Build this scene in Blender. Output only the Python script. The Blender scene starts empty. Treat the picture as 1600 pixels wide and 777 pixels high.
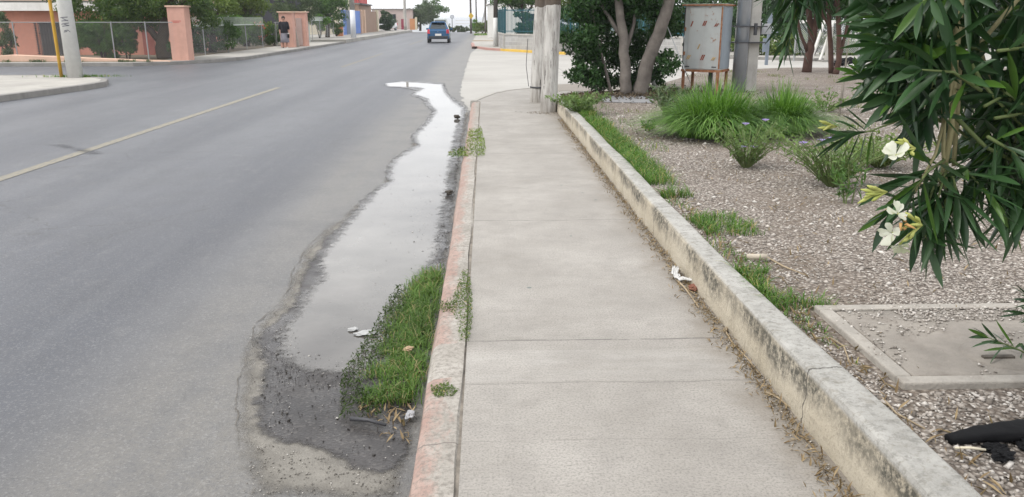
import bpy, bmesh, math, random
import numpy as np
from math import sin, cos, tan, atan, pi, radians, sqrt
from mathutils import Vector, Matrix, noise as mnoise

sc = bpy.context.scene
C = sc.collection
rng = np.random.default_rng(7)
random.seed(7)

# ------------------------------------------------------------------ camera
F_PX, CX, CY = 1250.0, 800.0, 388.5
PITCH = atan((388.5 - 31) / F_PX)
YAW = atan(42 * cos(PITCH) / F_PX)
CAM_H = 1.55
cam_d = bpy.data.cameras.new("camera")
cam_d.sensor_fit = 'HORIZONTAL'
cam_d.angle = 2 * atan(800 / F_PX)
cam_d.clip_start = 0.05
cam_d.clip_end = 60000
cam = bpy.data.objects.new("camera", cam_d)
C.objects.link(cam)
cam.location = (0, 0, CAM_H)
cam.rotation_euler = (pi / 2 - PITCH, 0, -YAW)
sc.camera = cam

# ------------------------------------------------------------------ world + sun + exposure
SUN_EL, SUN_AZ = 52, 245          # azimuth clockwise from +Y (behind, to the left)
w = bpy.data.worlds.new("World"); sc.world = w; w.use_nodes = True
nt = w.node_tree; nt.nodes.clear()
out = nt.nodes.new('ShaderNodeOutputWorld'); bg = nt.nodes.new('ShaderNodeBackground')
sky = nt.nodes.new('ShaderNodeTexSky'); sky.sky_type = 'NISHITA'; sky.sun_disc = False
sky.sun_elevation = radians(SUN_EL); sky.sun_rotation = radians(SUN_AZ)
sky.air_density = 1.5; sky.dust_density = 4.0
tc = nt.nodes.new('ShaderNodeTexCoord')
n1 = nt.nodes.new('ShaderNodeTexNoise'); n1.inputs['Scale'].default_value = 2.2; n1.inputs['Detail'].default_value = 5
n1.inputs['Distortion'].default_value = 0.6
mp = nt.nodes.new('ShaderNodeMapping'); mp.inputs['Scale'].default_value = (1, 1, 2.6)
nt.links.new(tc.outputs['Generated'], mp.inputs[0]); nt.links.new(mp.outputs[0], n1.inputs['Vector'])
rmp = nt.nodes.new('ShaderNodeValToRGB')
rmp.color_ramp.elements[0].position = 0.36; rmp.color_ramp.elements[0].color = (12.2, 12.4, 12.9, 1)
rmp.color_ramp.elements[1].position = 0.62; rmp.color_ramp.elements[1].color = (15.8, 15.9, 16.1, 1)
nt.links.new(n1.outputs['Fac'], rmp.inputs[0])
mix = nt.nodes.new('ShaderNodeMixRGB'); mix.inputs[0].default_value = 0.9
nt.links.new(sky.outputs[0], mix.inputs[1]); nt.links.new(rmp.outputs[0], mix.inputs[2])
nt.links.new(mix.outputs[0], bg.inputs[0]); bg.inputs[1].default_value = 0.092
nt.links.new(bg.outputs[0], out.inputs[0])

sd = bpy.data.lights.new("sun", 'SUN'); sd.energy = 2.0; sd.angle = radians(24); sd.color = (1, 0.97, 0.92)
so = bpy.data.objects.new("sun", sd); C.objects.link(so)
az = radians(SUN_AZ); el = radians(SUN_EL)
sdir = Vector((sin(az) * cos(el), cos(az) * cos(el), sin(el)))
so.rotation_euler = sdir.to_track_quat('Z', 'Y').to_euler()
so.location = (0, 0, 30)

vs = sc.view_settings
vs.view_transform = 'Standard'; vs.look = 'None'; vs.gamma = 1.0; vs.use_curve_mapping = False
vs.exposure = 0.38
sc.render.engine = 'CYCLES'
sc.cycles.max_bounces = 6; sc.cycles.diffuse_bounces = 3; sc.cycles.glossy_bounces = 3
sc.cycles.transparent_max_bounces = 8; sc.cycles.volume_bounces = 0
sc.cycles.use_denoising = True

# ------------------------------------------------------------------ picture -> place
_fw = Vector((sin(YAW) * cos(PITCH), cos(YAW) * cos(PITCH), -sin(PITCH)))
_rt = Vector((cos(YAW), -sin(YAW), 0))
_up = Vector((sin(YAW) * sin(PITCH), cos(YAW) * sin(PITCH), cos(PITCH)))
CAM = Vector((0, 0, CAM_H))
def ray(px, py): return _fw * F_PX + _rt * (px - CX) + _up * (CY - py)
def G(px, py, z=0.0):
    r = ray(px, py); t = (z - CAM_H) / r.z; return CAM + r * t
def P(px, py, Y):
    r = ray(px, py); return CAM + r * (Y / r.y)
def gy(py, z=0.0): return G(758, py, z).y

ROAD = -0.13
BED = 0.175
def H(y):
    if y < 112: return 0.0
    if y < 172: return -0.0005 * (y - 112) ** 2
    return max(-1.8 - 0.06 * (y - 172), -62.0)

# ------------------------------------------------------------------ materials
MATS = {}
def newmat(name):
    m = bpy.data.materials.new(name); m.use_nodes = True
    t = m.node_tree; b = t.nodes['Principled BSDF']; MATS[name] = m
    return m, t, b
def nd(t, typ, **kw):
    n = t.nodes.new(typ)
    for k, v in kw.items():
        if k.startswith('i_'): n.inputs[k[2:].replace('_', ' ')].default_value = v
        else: setattr(n, k, v)
    return n
def noise(t, vec, scale, detail=4, rough=0.55, dist=0.0):
    n = nd(t, 'ShaderNodeTexNoise'); n.inputs['Scale'].default_value = scale
    n.inputs['Detail'].default_value = detail; n.inputs['Roughness'].default_value = rough; n.inputs['Distortion'].default_value = dist
    if vec is not None: t.links.new(vec, n.inputs['Vector'])
    return n.outputs['Fac']
def ramp(t, fac, p0, p1, c0=(0, 0, 0), c1=(1, 1, 1)):
    r = nd(t, 'ShaderNodeValToRGB')
    r.color_ramp.elements[0].position = p0; r.color_ramp.elements[0].color = (*c0, 1)
    r.color_ramp.elements[1].position = p1; r.color_ramp.elements[1].color = (*c1, 1)
    t.links.new(fac, r.inputs[0]); return r.outputs[0]
def mixc(t, fac, a, b, mode='MIX'):
    m = nd(t, 'ShaderNodeMixRGB', blend_type=mode)
    for i, v in ((0, fac), (1, a), (2, b)):
        if isinstance(v, (int, float)): m.inputs[i].default_value = v
        elif isinstance(v, tuple): m.inputs[i].default_value = (*v[:3], 1)
        else: t.links.new(v, m.inputs[i])
    return m.outputs[0]
def math_(t, op, a, b=0.0, c=0.0, clamp=False):
    m = nd(t, 'ShaderNodeMath', operation=op, use_clamp=clamp)
    for i, v in ((0, a), (1, b), (2, c)):
        if isinstance(v, (int, float)): m.inputs[i].default_value = v
        else: t.links.new(v, m.inputs[i])
    return m.outputs[0]
def objco(t, scale=(1, 1, 1)):
    c = nd(t, 'ShaderNodeTexCoord')
    m = nd(t, 'ShaderNodeMapping'); m.inputs['Scale'].default_value = scale
    t.links.new(c.outputs['Object'], m.inputs[0]); return m.outputs[0]
def sepxyz(t, vec):
    s = nd(t, 'ShaderNodeSeparateXYZ'); t.links.new(vec, s.inputs[0]); return s.outputs
def bumpit(t, b, h, strength=0.5, dist=0.01):
    n = nd(t, 'ShaderNodeBump'); n.inputs['Strength'].default_value = strength; n.inputs['Distance'].default_value = dist
    t.links.new(h, n.inputs['Height']); t.links.new(n.outputs[0], b.inputs['Normal'])
def setb(b, rough=0.8, spec=0.4, metal=0.0):
    b.inputs['Roughness'].default_value = rough; b.inputs['Specular IOR Level'].default_value = spec; b.inputs['Metallic'].default_value = metal
def dk(c, k): return tuple(max(0, min(1, v * k)) for v in c)

def plain(name, col, rough=0.8, var=0.25, scale=4.0, bump=0.25, bscale=40, metal=0.0, spec=0.35, dirt=None):
    if name in MATS: return MATS[name]
    m, t, b = newmat(name); setb(b, rough, spec, metal)
    v = objco(t)
    f = ramp(t, noise(t, v, scale, 6, 0.6), 0.3, 0.7)
    c = mixc(t, f, dk(col, 1 - var), dk(col, 1 + var * 0.6))
    f2 = ramp(t, noise(t, v, scale * 9, 3), 0.35, 0.65)
    c = mixc(t, math_(t, 'MULTIPLY', f2, 0.22), c, dk(col, 0.7))
    if dirt:
        d = ramp(t, noise(t, objco(t, (1, 1, 0.25)), scale * 1.7, 6, 0.65), 0.52, 0.72)
        c = mixc(t, math_(t, 'MULTIPLY', d, 0.55), c, dirt)
    t.links.new(c, b.inputs['Base Color'])
    if bump: bumpit(t, b, noise(t, v, bscale, 4), bump, 0.01)
    return m

def leafmat(name, c1, c2, rough=0.5, trans=0.25, yellow=None, spec=0.3):
    if name in MATS: return MATS[name]
    m, t, b = newmat(name); setb(b, rough, spec)
    g = nd(t, 'ShaderNodeNewGeometry')
    c = mixc(t, g.outputs['Random Per Island'], c1, c2)
    v = objco(t)
    c = mixc(t, math_(t, 'MULTIPLY', ramp(t, noise(t, v, 1.6, 3), 0.35, 0.7), 0.5), c, dk(c1, 0.6))
    if yellow:
        y = math_(t, 'GREATER_THAN', g.outputs['Random Per Island'], 0.91)
        c = mixc(t, y, c, yellow)
    t.links.new(c, b.inputs['Base Color'])
    tr = nd(t, 'ShaderNodeBsdfTranslucent'); t.links.new(mixc(t, 1.0, c, (1.0, 1.15, 0.5), 'MULTIPLY'), tr.inputs[0])
    ms = nd(t, 'ShaderNodeMixShader'); ms.inputs[0].default_value = trans
    o = t.nodes['Material Output']
    t.links.new(b.outputs[0], ms.inputs[1]); t.links.new(tr.outputs[0], ms.inputs[2]); t.links.new(ms.outputs[0], o.inputs[0])
    return m

def m_asphalt():
    m, t, b = newmat('asphalt'); setb(b, 0.50, 0.32)
    v = objco(t); s = sepxyz(t, v); x, y = s[0], s[1]
    big = noise(t, objco(t, (1, 0.12, 1)), 0.9, 5, 0.6)
    c = mixc(t, ramp(t, big, 0.32, 0.68), (0.064, 0.068, 0.080), (0.112, 0.116, 0.127))
    # brownish silt worn in towards the gutter
    e = math_(t, 'ADD', x, math_(t, 'MULTIPLY', math_(t, 'SUBTRACT', noise(t, objco(t, (1, 0.35, 1)), 0.8, 5), 0.5), 1.1))
    gut = nd(t, 'ShaderNodeMapRange', interpolation_type='SMOOTHSTEP'); gut.inputs[1].default_value = -2.5; gut.inputs[2].default_value = -1.3
    t.links.new(e, gut.inputs[0])
    c = mixc(t, math_(t, 'MULTIPLY', gut.outputs[0], 0.8), c, (0.165, 0.155, 0.138))
    # wheel tracks polished darker
    wx = math_(t, 'ADD', x, math_(t, 'MULTIPLY', math_(t, 'SUBTRACT', noise(t, objco(t, (1, 0.1, 1)), 0.9, 4), 0.5), 1.1))
    for xc, wd, k in ((-2.35, 0.85, 0.55), (-4.2, 0.55, 0.35), (-6.6, 0.6, 0.3), (-8.5, 0.6, 0.3)):
        a_ = math_(t, 'ABSOLUTE', math_(t, 'SUBTRACT', wx, xc))
        r_ = nd(t, 'ShaderNodeMapRange', interpolation_type='SMOOTHSTEP'); r_.inputs[1].default_value = wd; r_.inputs[2].default_value = wd * .15
        t.links.new(a_, r_.inputs[0]); c = mixc(t, math_(t, 'MULTIPLY', r_.outputs[0], k), c, (0.044, 0.048, 0.060))
    # oil drips and mottling
    c = mixc(t, math_(t, 'MULTIPLY', ramp(t, noise(t, v, 1.7, 7, 0.7), 0.46, 0.66), 0.45), c, (0.062, 0.064, 0.070))
    c = mixc(t, math_(t, 'MULTIPLY', ramp(t, noise(t, objco(t, (1.0, .5, 1)), 5.5, 6, 0.7), 0.56, 0.68), 0.22), c, (0.18, 0.178, 0.172))
    # mid-lane streaks
    st = noise(t, objco(t, (2.2, 0.06, 1)), 1.5, 4)
    c = mixc(t, math_(t, 'MULTIPLY', ramp(t, st, 0.5, 0.72), 0.35), c, (0.105, 0.108, 0.115))
    # aggregate speckle
    vo = nd(t, 'ShaderNodeTexVoronoi'); vo.inputs['Scale'].default_value = 125; t.links.new(v, vo.inputs['Vector'])
    sp = sepxyz(t, vo.outputs['Color'])[0]
    c = mixc(t, math_(t, 'MULTIPLY', math_(t, 'GREATER_THAN', sp, 0.88), 0.16), c, (0.36, 0.355, 0.345))
    c = mixc(t, math_(t, 'MULTIPLY', math_(t, 'LESS_THAN', sp, 0.16), 0.28), c, (0.06, 0.06, 0.065))
    c = mixc(t, math_(t, 'MULTIPLY', ramp(t, noise(t, v, 40, 3), 0.45, 0.7), 0.35), c, (0.10, 0.10, 0.105))
    # small pits and tar spots
    v2 = nd(t, 'ShaderNodeTexVoronoi'); v2.inputs['Scale'].default_value = 2.1; t.links.new(objco(t, (1, 1, 1)), v2.inputs['Vector'])
    pit = math_(t, 'LESS_THAN', math_(t, 'ADD', v2.outputs['Distance'], math_(t, 'MULTIPLY', noise(t, v, 14, 3), 0.09)), 0.075)
    c = mixc(t, math_(t, 'MULTIPLY', pit, 0.6), c, (0.05, 0.05, 0.052))
    # hairline cracks, in places only
    v3 = nd(t, 'ShaderNodeTexVoronoi', feature='DISTANCE_TO_EDGE'); v3.inputs['Scale'].default_value = 0.55
    wob = nd(t, 'ShaderNodeVectorMath', operation='ADD'); t.links.new(v, wob.inputs[0])
    nn = nd(t, 'ShaderNodeTexNoise'); nn.inputs['Scale'].default_value = 3.5; nn.inputs['Detail'].default_value = 5; t.links.new(v, nn.inputs['Vector'])
    sc_ = nd(t, 'ShaderNodeVectorMath', operation='SCALE'); sc_.inputs['Scale'].default_value = 0.45; t.links.new(nn.outputs['Color'], sc_.inputs[0])
    t.links.new(sc_.outputs[0], wob.inputs[1]); t.links.new(wob.outputs[0], v3.inputs['Vector'])
    cr = math_(t, 'LESS_THAN', v3.outputs['Distance'], 0.0045)
    cr = math_(t, 'MULTIPLY', cr, ramp(t, noise(t, v, 0.35, 2), 0.5, 0.6))
    c = mixc(t, math_(t, 'MULTIPLY', cr, 0.55), c, (0.05, 0.05, 0.05))
    t.links.new(c, b.inputs['Base Color'])
    bumpit(t, b, vo.outputs['Distance'], 0.3, 0.005)
    return m

def m_sidewalk(joints):
    m, t, b = newmat('sidewalk_concrete'); setb(b, 0.7, 0.4)
    v = objco(t); s = sepxyz(t, v)
    c = mixc(t, ramp(t, noise(t, v, 1.1, 6, 0.62), 0.3, 0.7), (0.240, 0.222, 0.198), (0.365, 0.343, 0.313))
    c = mixc(t, math_(t, 'MULTIPLY', ramp(t, noise(t, v, 5.5, 6, 0.7), 0.46, 0.68), 0.5), c, (0.225, 0.21, 0.192))
    br = noise(t, objco(t, (3, 85, 1)), 1.6, 3)
    c = mixc(t, math_(t, 'MULTIPLY', ramp(t, br, 0.45, 0.75), 0.26), c, (0.185, 0.172, 0.153))
    gr = noise(t, v, 105, 3, 0.7)
    c = mixc(t, math_(t, 'MULTIPLY', ramp(t, gr, 0.47, 0.66), 0.7), c, (0.14, 0.13, 0.118))
    # wear pits that follow the broom lines
    pt = noise(t, objco(t, (14, 70, 1)), 1.3, 4, 0.7)
    c = mixc(t, math_(t, 'MULTIPLY', ramp(t, pt, 0.59, 0.68), 0.5), c, (0.12, 0.112, 0.10))
    st_ = ramp(t, noise(t, objco(t, (1, 1.6, 1)), 2.6, 7, 0.72), 0.55, 0.68)
    c = mixc(t, math_(t, 'MULTIPLY', st_, 0.32), c, (0.17, 0.155, 0.135))
    # trodden gum and grit spots
    vo = nd(t, 'ShaderNodeTexVoronoi'); vo.inputs['Scale'].default_value = 3.4; t.links.new(v, vo.inputs['Vector'])
    sel = math_(t, 'GREATER_THAN', sepxyz(t, vo.outputs['Color'])[1], 0.45)
    spot = math_(t, 'LESS_THAN', math_(t, 'ADD', vo.outputs['Distance'], math_(t, 'MULTIPLY', noise(t, v, 25, 2), 0.05)), 0.075)
    c = mixc(t, math_(t, 'MULTIPLY', math_(t, 'MULTIPLY', spot, sel), 0.75), c, (0.085, 0.115, 0.11))
    # dirt washed against the low wall
    e = math_(t, 'ADD', s[0], math_(t, 'MULTIPLY', math_(t, 'SUBTRACT', noise(t, v, 3.5, 6, 0.65), 0.5), 0.55))
    d = nd(t, 'ShaderNodeMapRange', interpolation_type='SMOOTHSTEP'); d.inputs[1].default_value = 0.98; d.inputs[2].default_value = 1.26; t.links.new(e, d.inputs[0])
    c = mixc(t, math_(t, 'MULTIPLY', d.outputs[0], 0.7), c, (0.17, 0.145, 0.115))
    wv = math_(t, 'MULTIPLY', math_(t, 'SUBTRACT', noise(t, objco(t, (1, 0.2, 1)), 2.6, 5), 0.5), 0.05)
    yy = math_(t, 'ADD', s[1], wv)
    for yj, wd, k in joints:
        a = math_(t, 'ABSOLUTE', math_(t, 'SUBTRACT', yy, yj))
        lt = math_(t, 'LESS_THAN', a, wd)
        lt = math_(t, 'MULTIPLY', lt, ramp(t, noise(t, objco(t, (1, 0.1, 1)), 6, 6, 0.7), 0.34, 0.52))
        c = mixc(t, math_(t, 'MULTIPLY', lt, k), c, (0.12, 0.11, 0.10))
    # paler repair strip
    a = math_(t, 'LESS_THAN', math_(t, 'ABSOLUTE', math_(t, 'SUBTRACT', yy, gy(572))), 0.17)
    c = mixc(t, math_(t, 'MULTIPLY', a, math_(t, 'MULTIPLY', ramp(t, noise(t, objco(t, (1, 3, 1)), 3, 6, 0.7), 0.35, 0.65), 0.30)), c, (0.40, 0.385, 0.36))
    t.links.new(c, b.inputs['Base Color'])
    h = math_(t, 'ADD', math_(t, 'MULTIPLY', br, 0.8), math_(t, 'MULTIPLY', gr, 0.6))
    bumpit(t, b, h, 0.35, 0.005)
    return m

def m_street_concrete():
    m, t, b = newmat('street_concrete'); setb(b, 0.8, 0.35)
    v = objco(t); s = sepxyz(t, v)
    c = mixc(t, ramp(t, noise(t, v, 0.35, 6, 0.6), 0.3, 0.7), (0.30, 0.288, 0.265), (0.385, 0.37, 0.345))
    c = mixc(t, math_(t, 'MULTIPLY', ramp(t, noise(t, objco(t, (0.25, 2, 1)), 0.8, 5), 0.52, 0.75), 0.3), c, (0.28, 0.27, 0.25))
    for ax, k in ((0, 3.4), (1, 4.6)):
        f = math_(t, 'FRACT', math_(t, 'MULTIPLY', math_(t, 'ADD', s[ax], 0.8), 1 / k))
        c = mixc(t, math_(t, 'MULTIPLY', math_(t, 'LESS_THAN', f, 0.012), 0.55), c, (0.16, 0.15, 0.14))
    c = mixc(t, math_(t, 'MULTIPLY', ramp(t, noise(t, v, 30, 3), 0.5, 0.7), 0.25), c, (0.25, 0.24, 0.22))
    t.links.new(c, b.inputs['Base Color']); bumpit(t, b, noise(t, v, 60, 3), 0.3, 0.005)
    return m

def m_kerb_red(gap0, gap1):
    m, t, b = newmat('kerb_red_paint'); setb(b, 0.82, 0.3)
    v = objco(t); s = sepxyz(t, v)
    conc = mixc(t, ramp(t, noise(t, v, 4, 6, 0.6), 0.3, 0.7), (0.26, 0.24, 0.21), (0.39, 0.365, 0.33))
    red = mixc(t, ramp(t, noise(t, v, 7, 5), 0.3, 0.7), (0.28, 0.165, 0.135), (0.38, 0.265, 0.225))
    wear = noise(t, objco(t, (3.0, 1.3, 1)), 3.6, 8, 0.74)
    xs = math_(t, 'MULTIPLY', math_(t, 'ADD', s[0], 0.20), -2.6)     # paint survives towards the outer edge
    msk = ramp(t, math_(t, 'ADD', wear, xs), 0.42, 0.60)
    a = math_(t, 'GREATER_THAN', s[1], gap1); c_ = math_(t, 'LESS_THAN', s[1], gap0)
    msk = math_(t, 'MULTIPLY', msk, math_(t, 'ADD', a, c_, clamp=True))
    c = mixc(t, math_(t, 'MULTIPLY', msk, 0.8), conc, red)
    c = mixc(t, math_(t, 'MULTIPLY', ramp(t, noise(t, v, 45, 5, 0.75), 0.44, 0.64), 0.75), c, (0.155, 0.138, 0.12))
    f = math_(t, 'FRACT', math_(t, 'MULTIPLY', math_(t, 'ADD', s[1], math_(t, 'MULTIPLY', noise(t, v, 8, 3), 0.05)), 1 / 1.37))
    c = mixc(t, math_(t, 'MULTIPLY', math_(t, 'LESS_THAN', f, 0.006), 0.7), c, (0.12, 0.10, 0.09))
    # grime on the street face
    g = nd(t, 'ShaderNodeMapRange'); g.inputs[1].default_value = -0.02; g.inputs[2].default_value = -0.10; t.links.new(s[2], g.inputs[0])
    c = mixc(t, math_(t, 'MULTIPLY', g.outputs[0], 0.8), c, (0.10, 0.085, 0.07))
    t.links.new(c, b.inputs['Base Color']); bumpit(t, b, noise(t, v, 70, 5, 0.7), 0.6, 0.006)
    return m

def m_low_wall():
    m, t, b = newmat('weathered_wall'); setb(b, 0.85, 0.3)
    v = objco(t); s = sepxyz(t, v)
    c = mixc(t, ramp(t, noise(t, v, 2.6, 6, 0.6), 0.3, 0.7), (0.36, 0.315, 0.24), (0.46, 0.415, 0.335))
    top = mixc(t, ramp(t, noise(t, v, 5, 6, 0.65), 0.3, 0.7), (0.28, 0.272, 0.25), (0.42, 0.41, 0.385))
    top = mixc(t, math_(t, 'MULTIPLY', ramp(t, noise(t, v, 26, 5, 0.75), 0.50, 0.66), 0.5), top, (0.11, 0.105, 0.09))
    g = nd(t, 'ShaderNodeMapRange'); g.inputs[1].default_value = 0.198; g.inputs[2].default_value = 0.214; t.links.new(s[2], g.inputs[0])
    c = mixc(t, g.outputs[0], c, top)
    # black mildew band under the upper edge
    zz = math_(t, 'ADD', s[2], math_(t, 'MULTIPLY', math_(t, 'SUBTRACT', noise(t, objco(t, (1, 1, 0.35)), 4.5, 6, 0.7), 0.5), 0.26))
    lo = nd(t, 'ShaderNodeMapRange'); lo.inputs[1].default_value = 0.085; lo.inputs[2].default_value = 0.155; t.links.new(zz, lo.inputs[0])
    hi = nd(t, 'ShaderNodeMapRange'); hi.inputs[1].default_value = 0.26; hi.inputs[2].default_value = 0.215; t.links.new(zz, hi.inputs[0])
    band = math_(t, 'MULTIPLY', lo.outputs[0], hi.outputs[0])
    fine = ramp(t, noise(t, v, 30, 6, 0.75), 0.36, 0.56)
    patch = ramp(t, noise(t, objco(t, (1, 1, 0.2)), 2.2, 5), 0.34, 0.52)
    msk = math_(t, 'MULTIPLY', math_(t, 'MULTIPLY', band, fine), math_(t, 'MULTIPLY', patch, 0.9))
    msk = math_(t, 'MULTIPLY', msk, math_(t, 'SUBTRACT', 1.0, math_(t, 'MULTIPLY', g.outputs[0], 0.85)))
    c = mixc(t, msk, c, (0.045, 0.045, 0.038))
    dr = ramp(t, noise(t, objco(t, (5, 5, 0.5)), 3.0, 5, 0.7), 0.56, 0.66)
    c = mixc(t, math_(t, 'MULTIPLY', dr, 0.4), c, (0.17, 0.15, 0.115))
    fr = math_(t, 'FRACT', math_(t, 'MULTIPLY', math_(t, 'ADD', s[1], math_(t, 'MULTIPLY', noise(t, v, 9, 4), 0.12)), 1 / 2.9))
    c = mixc(t, math_(t, 'MULTIPLY', math_(t, 'LESS_THAN', fr, 0.0035), 0.8), c, (0.05, 0.045, 0.04))
    c = mixc(t, math_(t, 'MULTIPLY', ramp(t, noise(t, v, 55, 5, 0.7), 0.53, 0.66), 0.4), c, (0.16, 0.145, 0.115))
    t.links.new(c, b.inputs['Base Color']); bumpit(t, b, noise(t, v, 45, 6, 0.7), 0.8, 0.010)
    return m

def m_gravel():
    m, t, b = newmat('gravel_ground'); setb(b, 0.9, 0.2)
    v = objco(t)
    vo = nd(t, 'ShaderNodeTexVoronoi'); vo.inputs['Scale'].default_value = 42; t.links.new(v, vo.inputs['Vector'])
    s = sepxyz(t, vo.outputs['Color'])
    c = mixc(t, s[0], (0.21, 0.178, 0.152), (0.46, 0.415, 0.37))
    c = mixc(t, math_(t, 'MULTIPLY', ramp(t, vo.outputs['Distance'], 0.30, 0.62), 0.75), c, (0.07, 0.055, 0.045))
    c = mixc(t, math_(t, 'MULTIPLY', ramp(t, noise(t, v, 0.9, 6, 0.65), 0.44, 0.64), 0.6), c, (0.15, 0.118, 0.09))
    t.links.new(c, b.inputs['Base Color']); bumpit(t, b, vo.outputs['Distance'], 0.9, -0.02)
    return m

def m_stone(name, c1, c2):
    m, t, b = newmat(name); setb(b, 0.85, 0.25)
    g = nd(t, 'ShaderNodeNewGeometry')
    c = mixc(t, g.outputs['Random Per Island'], c1, c2)
    c = mixc(t, math_(t, 'MULTIPLY', math_(t, 'GREATER_THAN', math_(t, 'FRACT', math_(t, 'MULTIPLY', g.outputs['Random Per Island'], 17.3)), 0.86), 0.6), c, (0.62, 0.59, 0.55))
    t.links.new(c, b.inputs['Base Color']); return m

def m_metal_rust(name, col, rust, edge_lo=0.55, edge_hi=0.64, rough=0.5, scale=3.0, metal=0.0):
    m, t, b = newmat(name); setb(b, rough, 0.4, metal)
    v = objco(t)
    c = mixc(t, ramp(t, noise(t, v, 2.3, 5), 0.3, 0.7), dk(col, 0.88), dk(col, 1.07))
    st = noise(t, objco(t, (5, 5, 0.5)), 2.0, 5, 0.65)
    c = mixc(t, math_(t, 'MULTIPLY', ramp(t, st, 0.5, 0.75), 0.35), c, mixc(t, 0.5, dk(col, 0.8), rust))
    r = ramp(t, noise(t, v, scale * 2.2, 7, 0.7), edge_lo, edge_hi)
    rc = mixc(t, noise(t, v, 25, 4), dk(rust, 0.5), dk(rust, 1.3))
    c = mixc(t, r, c, rc)
    t.links.new(c, b.inputs['Base Color']); bumpit(t, b, r, 0.2, 0.003)
    return m

def m_wood_white():
    m, t, b = newmat('whitewashed_wood'); setb(b, 0.85, 0.25)
    v = objco(t); s = sepxyz(t, v)
    gr = noise(t, objco(t, (6, 6, 0.9)), 1.9, 8, 0.68)
    c = mixc(t, ramp(t, gr, 0.30, 0.58), (0.16, 0.145, 0.13), (0.46, 0.445, 0.42))
    cr = ramp(t, noise(t, objco(t, (9, 9, 0.9)), 2.0, 6, 0.7), 0.60, 0.64)
    c = mixc(t, math_(t, 'MULTIPLY', cr, 0.85), c, (0.045, 0.04, 0.036))
    zz = math_(t, 'ADD', s[2], math_(t, 'MULTIPLY', noise(t, v, 6, 3), 0.15))
    d = nd(t, 'ShaderNodeMapRange'); d.inputs[1].default_value = 0.45; d.inputs[2].default_value = 0.02; t.links.new(zz, d.inputs[0])
    c = mixc(t, math_(t, 'MULTIPLY', d.outputs[0], 0.6), c, (0.20, 0.18, 0.155))
    up = math_(t, 'GREATER_THAN', zz, 1.86)
    dark = mixc(t, gr, (0.05, 0.04, 0.032), (0.13, 0.105, 0.085))
    c = mixc(t, up, c, dark)
    t.links.new(c, b.inputs['Base Color']); bumpit(t, b, gr, 0.9, 0.02)
    return m

def m_wet():
    m, t, b = newmat('wet_mud'); setb(b, 0.3, 0.3)
    v = objco(t)
    c = mixc(t, ramp(t, noise(t, v, 3, 6, 0.65), 0.3, 0.7), (0.020, 0.018, 0.018), (0.050, 0.045, 0.043))
    vo = nd(t, 'ShaderNodeTexVoronoi'); vo.inputs['Scale'].default_value = 85; t.links.new(v, vo.inputs['Vector'])
    c = mixc(t, math_(t, 'MULTIPLY', math_(t, 'GREATER_THAN', sepxyz(t, vo.outputs['Color'])[0], 0.88), 0.3), c, (0.13, 0.12, 0.11))
    t.links.new(c, b.inputs['Base Color'])
    t.links.new(ramp(t, noise(t, v, 5, 5), 0.35, 0.65, (0.16,) * 3, (0.50,) * 3), b.inputs['Roughness'])
    bumpit(t, b, vo.outputs['Distance'], 0.3, 0.004)
    return m

def m_water():
    m, t, b = newmat('puddle_water'); setb(b, 0.03, 0.5)
    b.inputs['IOR'].default_value = 1.6
    v = objco(t)
    c = mixc(t, ramp(t, noise(t, v, 1.6, 6, 0.6), 0.35, 0.68), (0.070, 0.064, 0.057), (0.135, 0.126, 0.114))
    t.links.new(c, b.inputs['Base Color'])
    bumpit(t, b, noise(t, v, 9, 2), 0.015, 0.01)
    return m

def m_paint_line():
    m, t, b = newmat('worn_yellow_paint'); setb(b, 0.7, 0.4)
    v = objco(t)
    w_ = ramp(t, noise(t, objco(t, (4, 1, 1)), 9, 7, 0.75), 0.40, 0.66)
    c = mixc(t, w_, (0.155, 0.15, 0.14), (0.27, 0.24, 0.165))
    t.links.new(c, b.inputs['Base Color']); bumpit(t, b, noise(t, v, 90, 3), 0.4, 0.004)
    return m

def m_blocks():
    m, t, b = newmat('grey_block_wall'); setb(b, 0.85, 0.25)
    c0 = nd(t, 'ShaderNodeTexCoord')
    br = nd(t, 'ShaderNodeTexBrick'); br.inputs['Scale'].default_value = 1.0
    br.inputs['Brick Width'].default_value = 0.40; br.inputs['Row Height'].default_value = 0.2; br.inputs['Mortar Size'].default_value = 0.012
    br.inputs['Color1'].default_value = (0.30, 0.295, 0.285, 1); br.inputs['Color2'].default_value = (0.36, 0.355, 0.345, 1); br.inputs['Mortar'].default_value = (0.42, 0.41, 0.40, 1)
    mp_ = nd(t, 'ShaderNodeMapping'); mp_.inputs['Rotation'].default_value = (radians(90), 0, 0)
    t.links.new(c0.outputs['Object'], mp_.inputs[0]); t.links.new(mp_.outputs[0], br.inputs['Vector'])
    c = mixc(t, math_(t, 'MULTIPLY', ramp(t, noise(t, objco(t), 2, 5), 0.4, 0.7), 0.35), br.outputs[0], (0.24, 0.235, 0.22))
    t.links.new(c, b.inputs['Base Color']); return m

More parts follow.
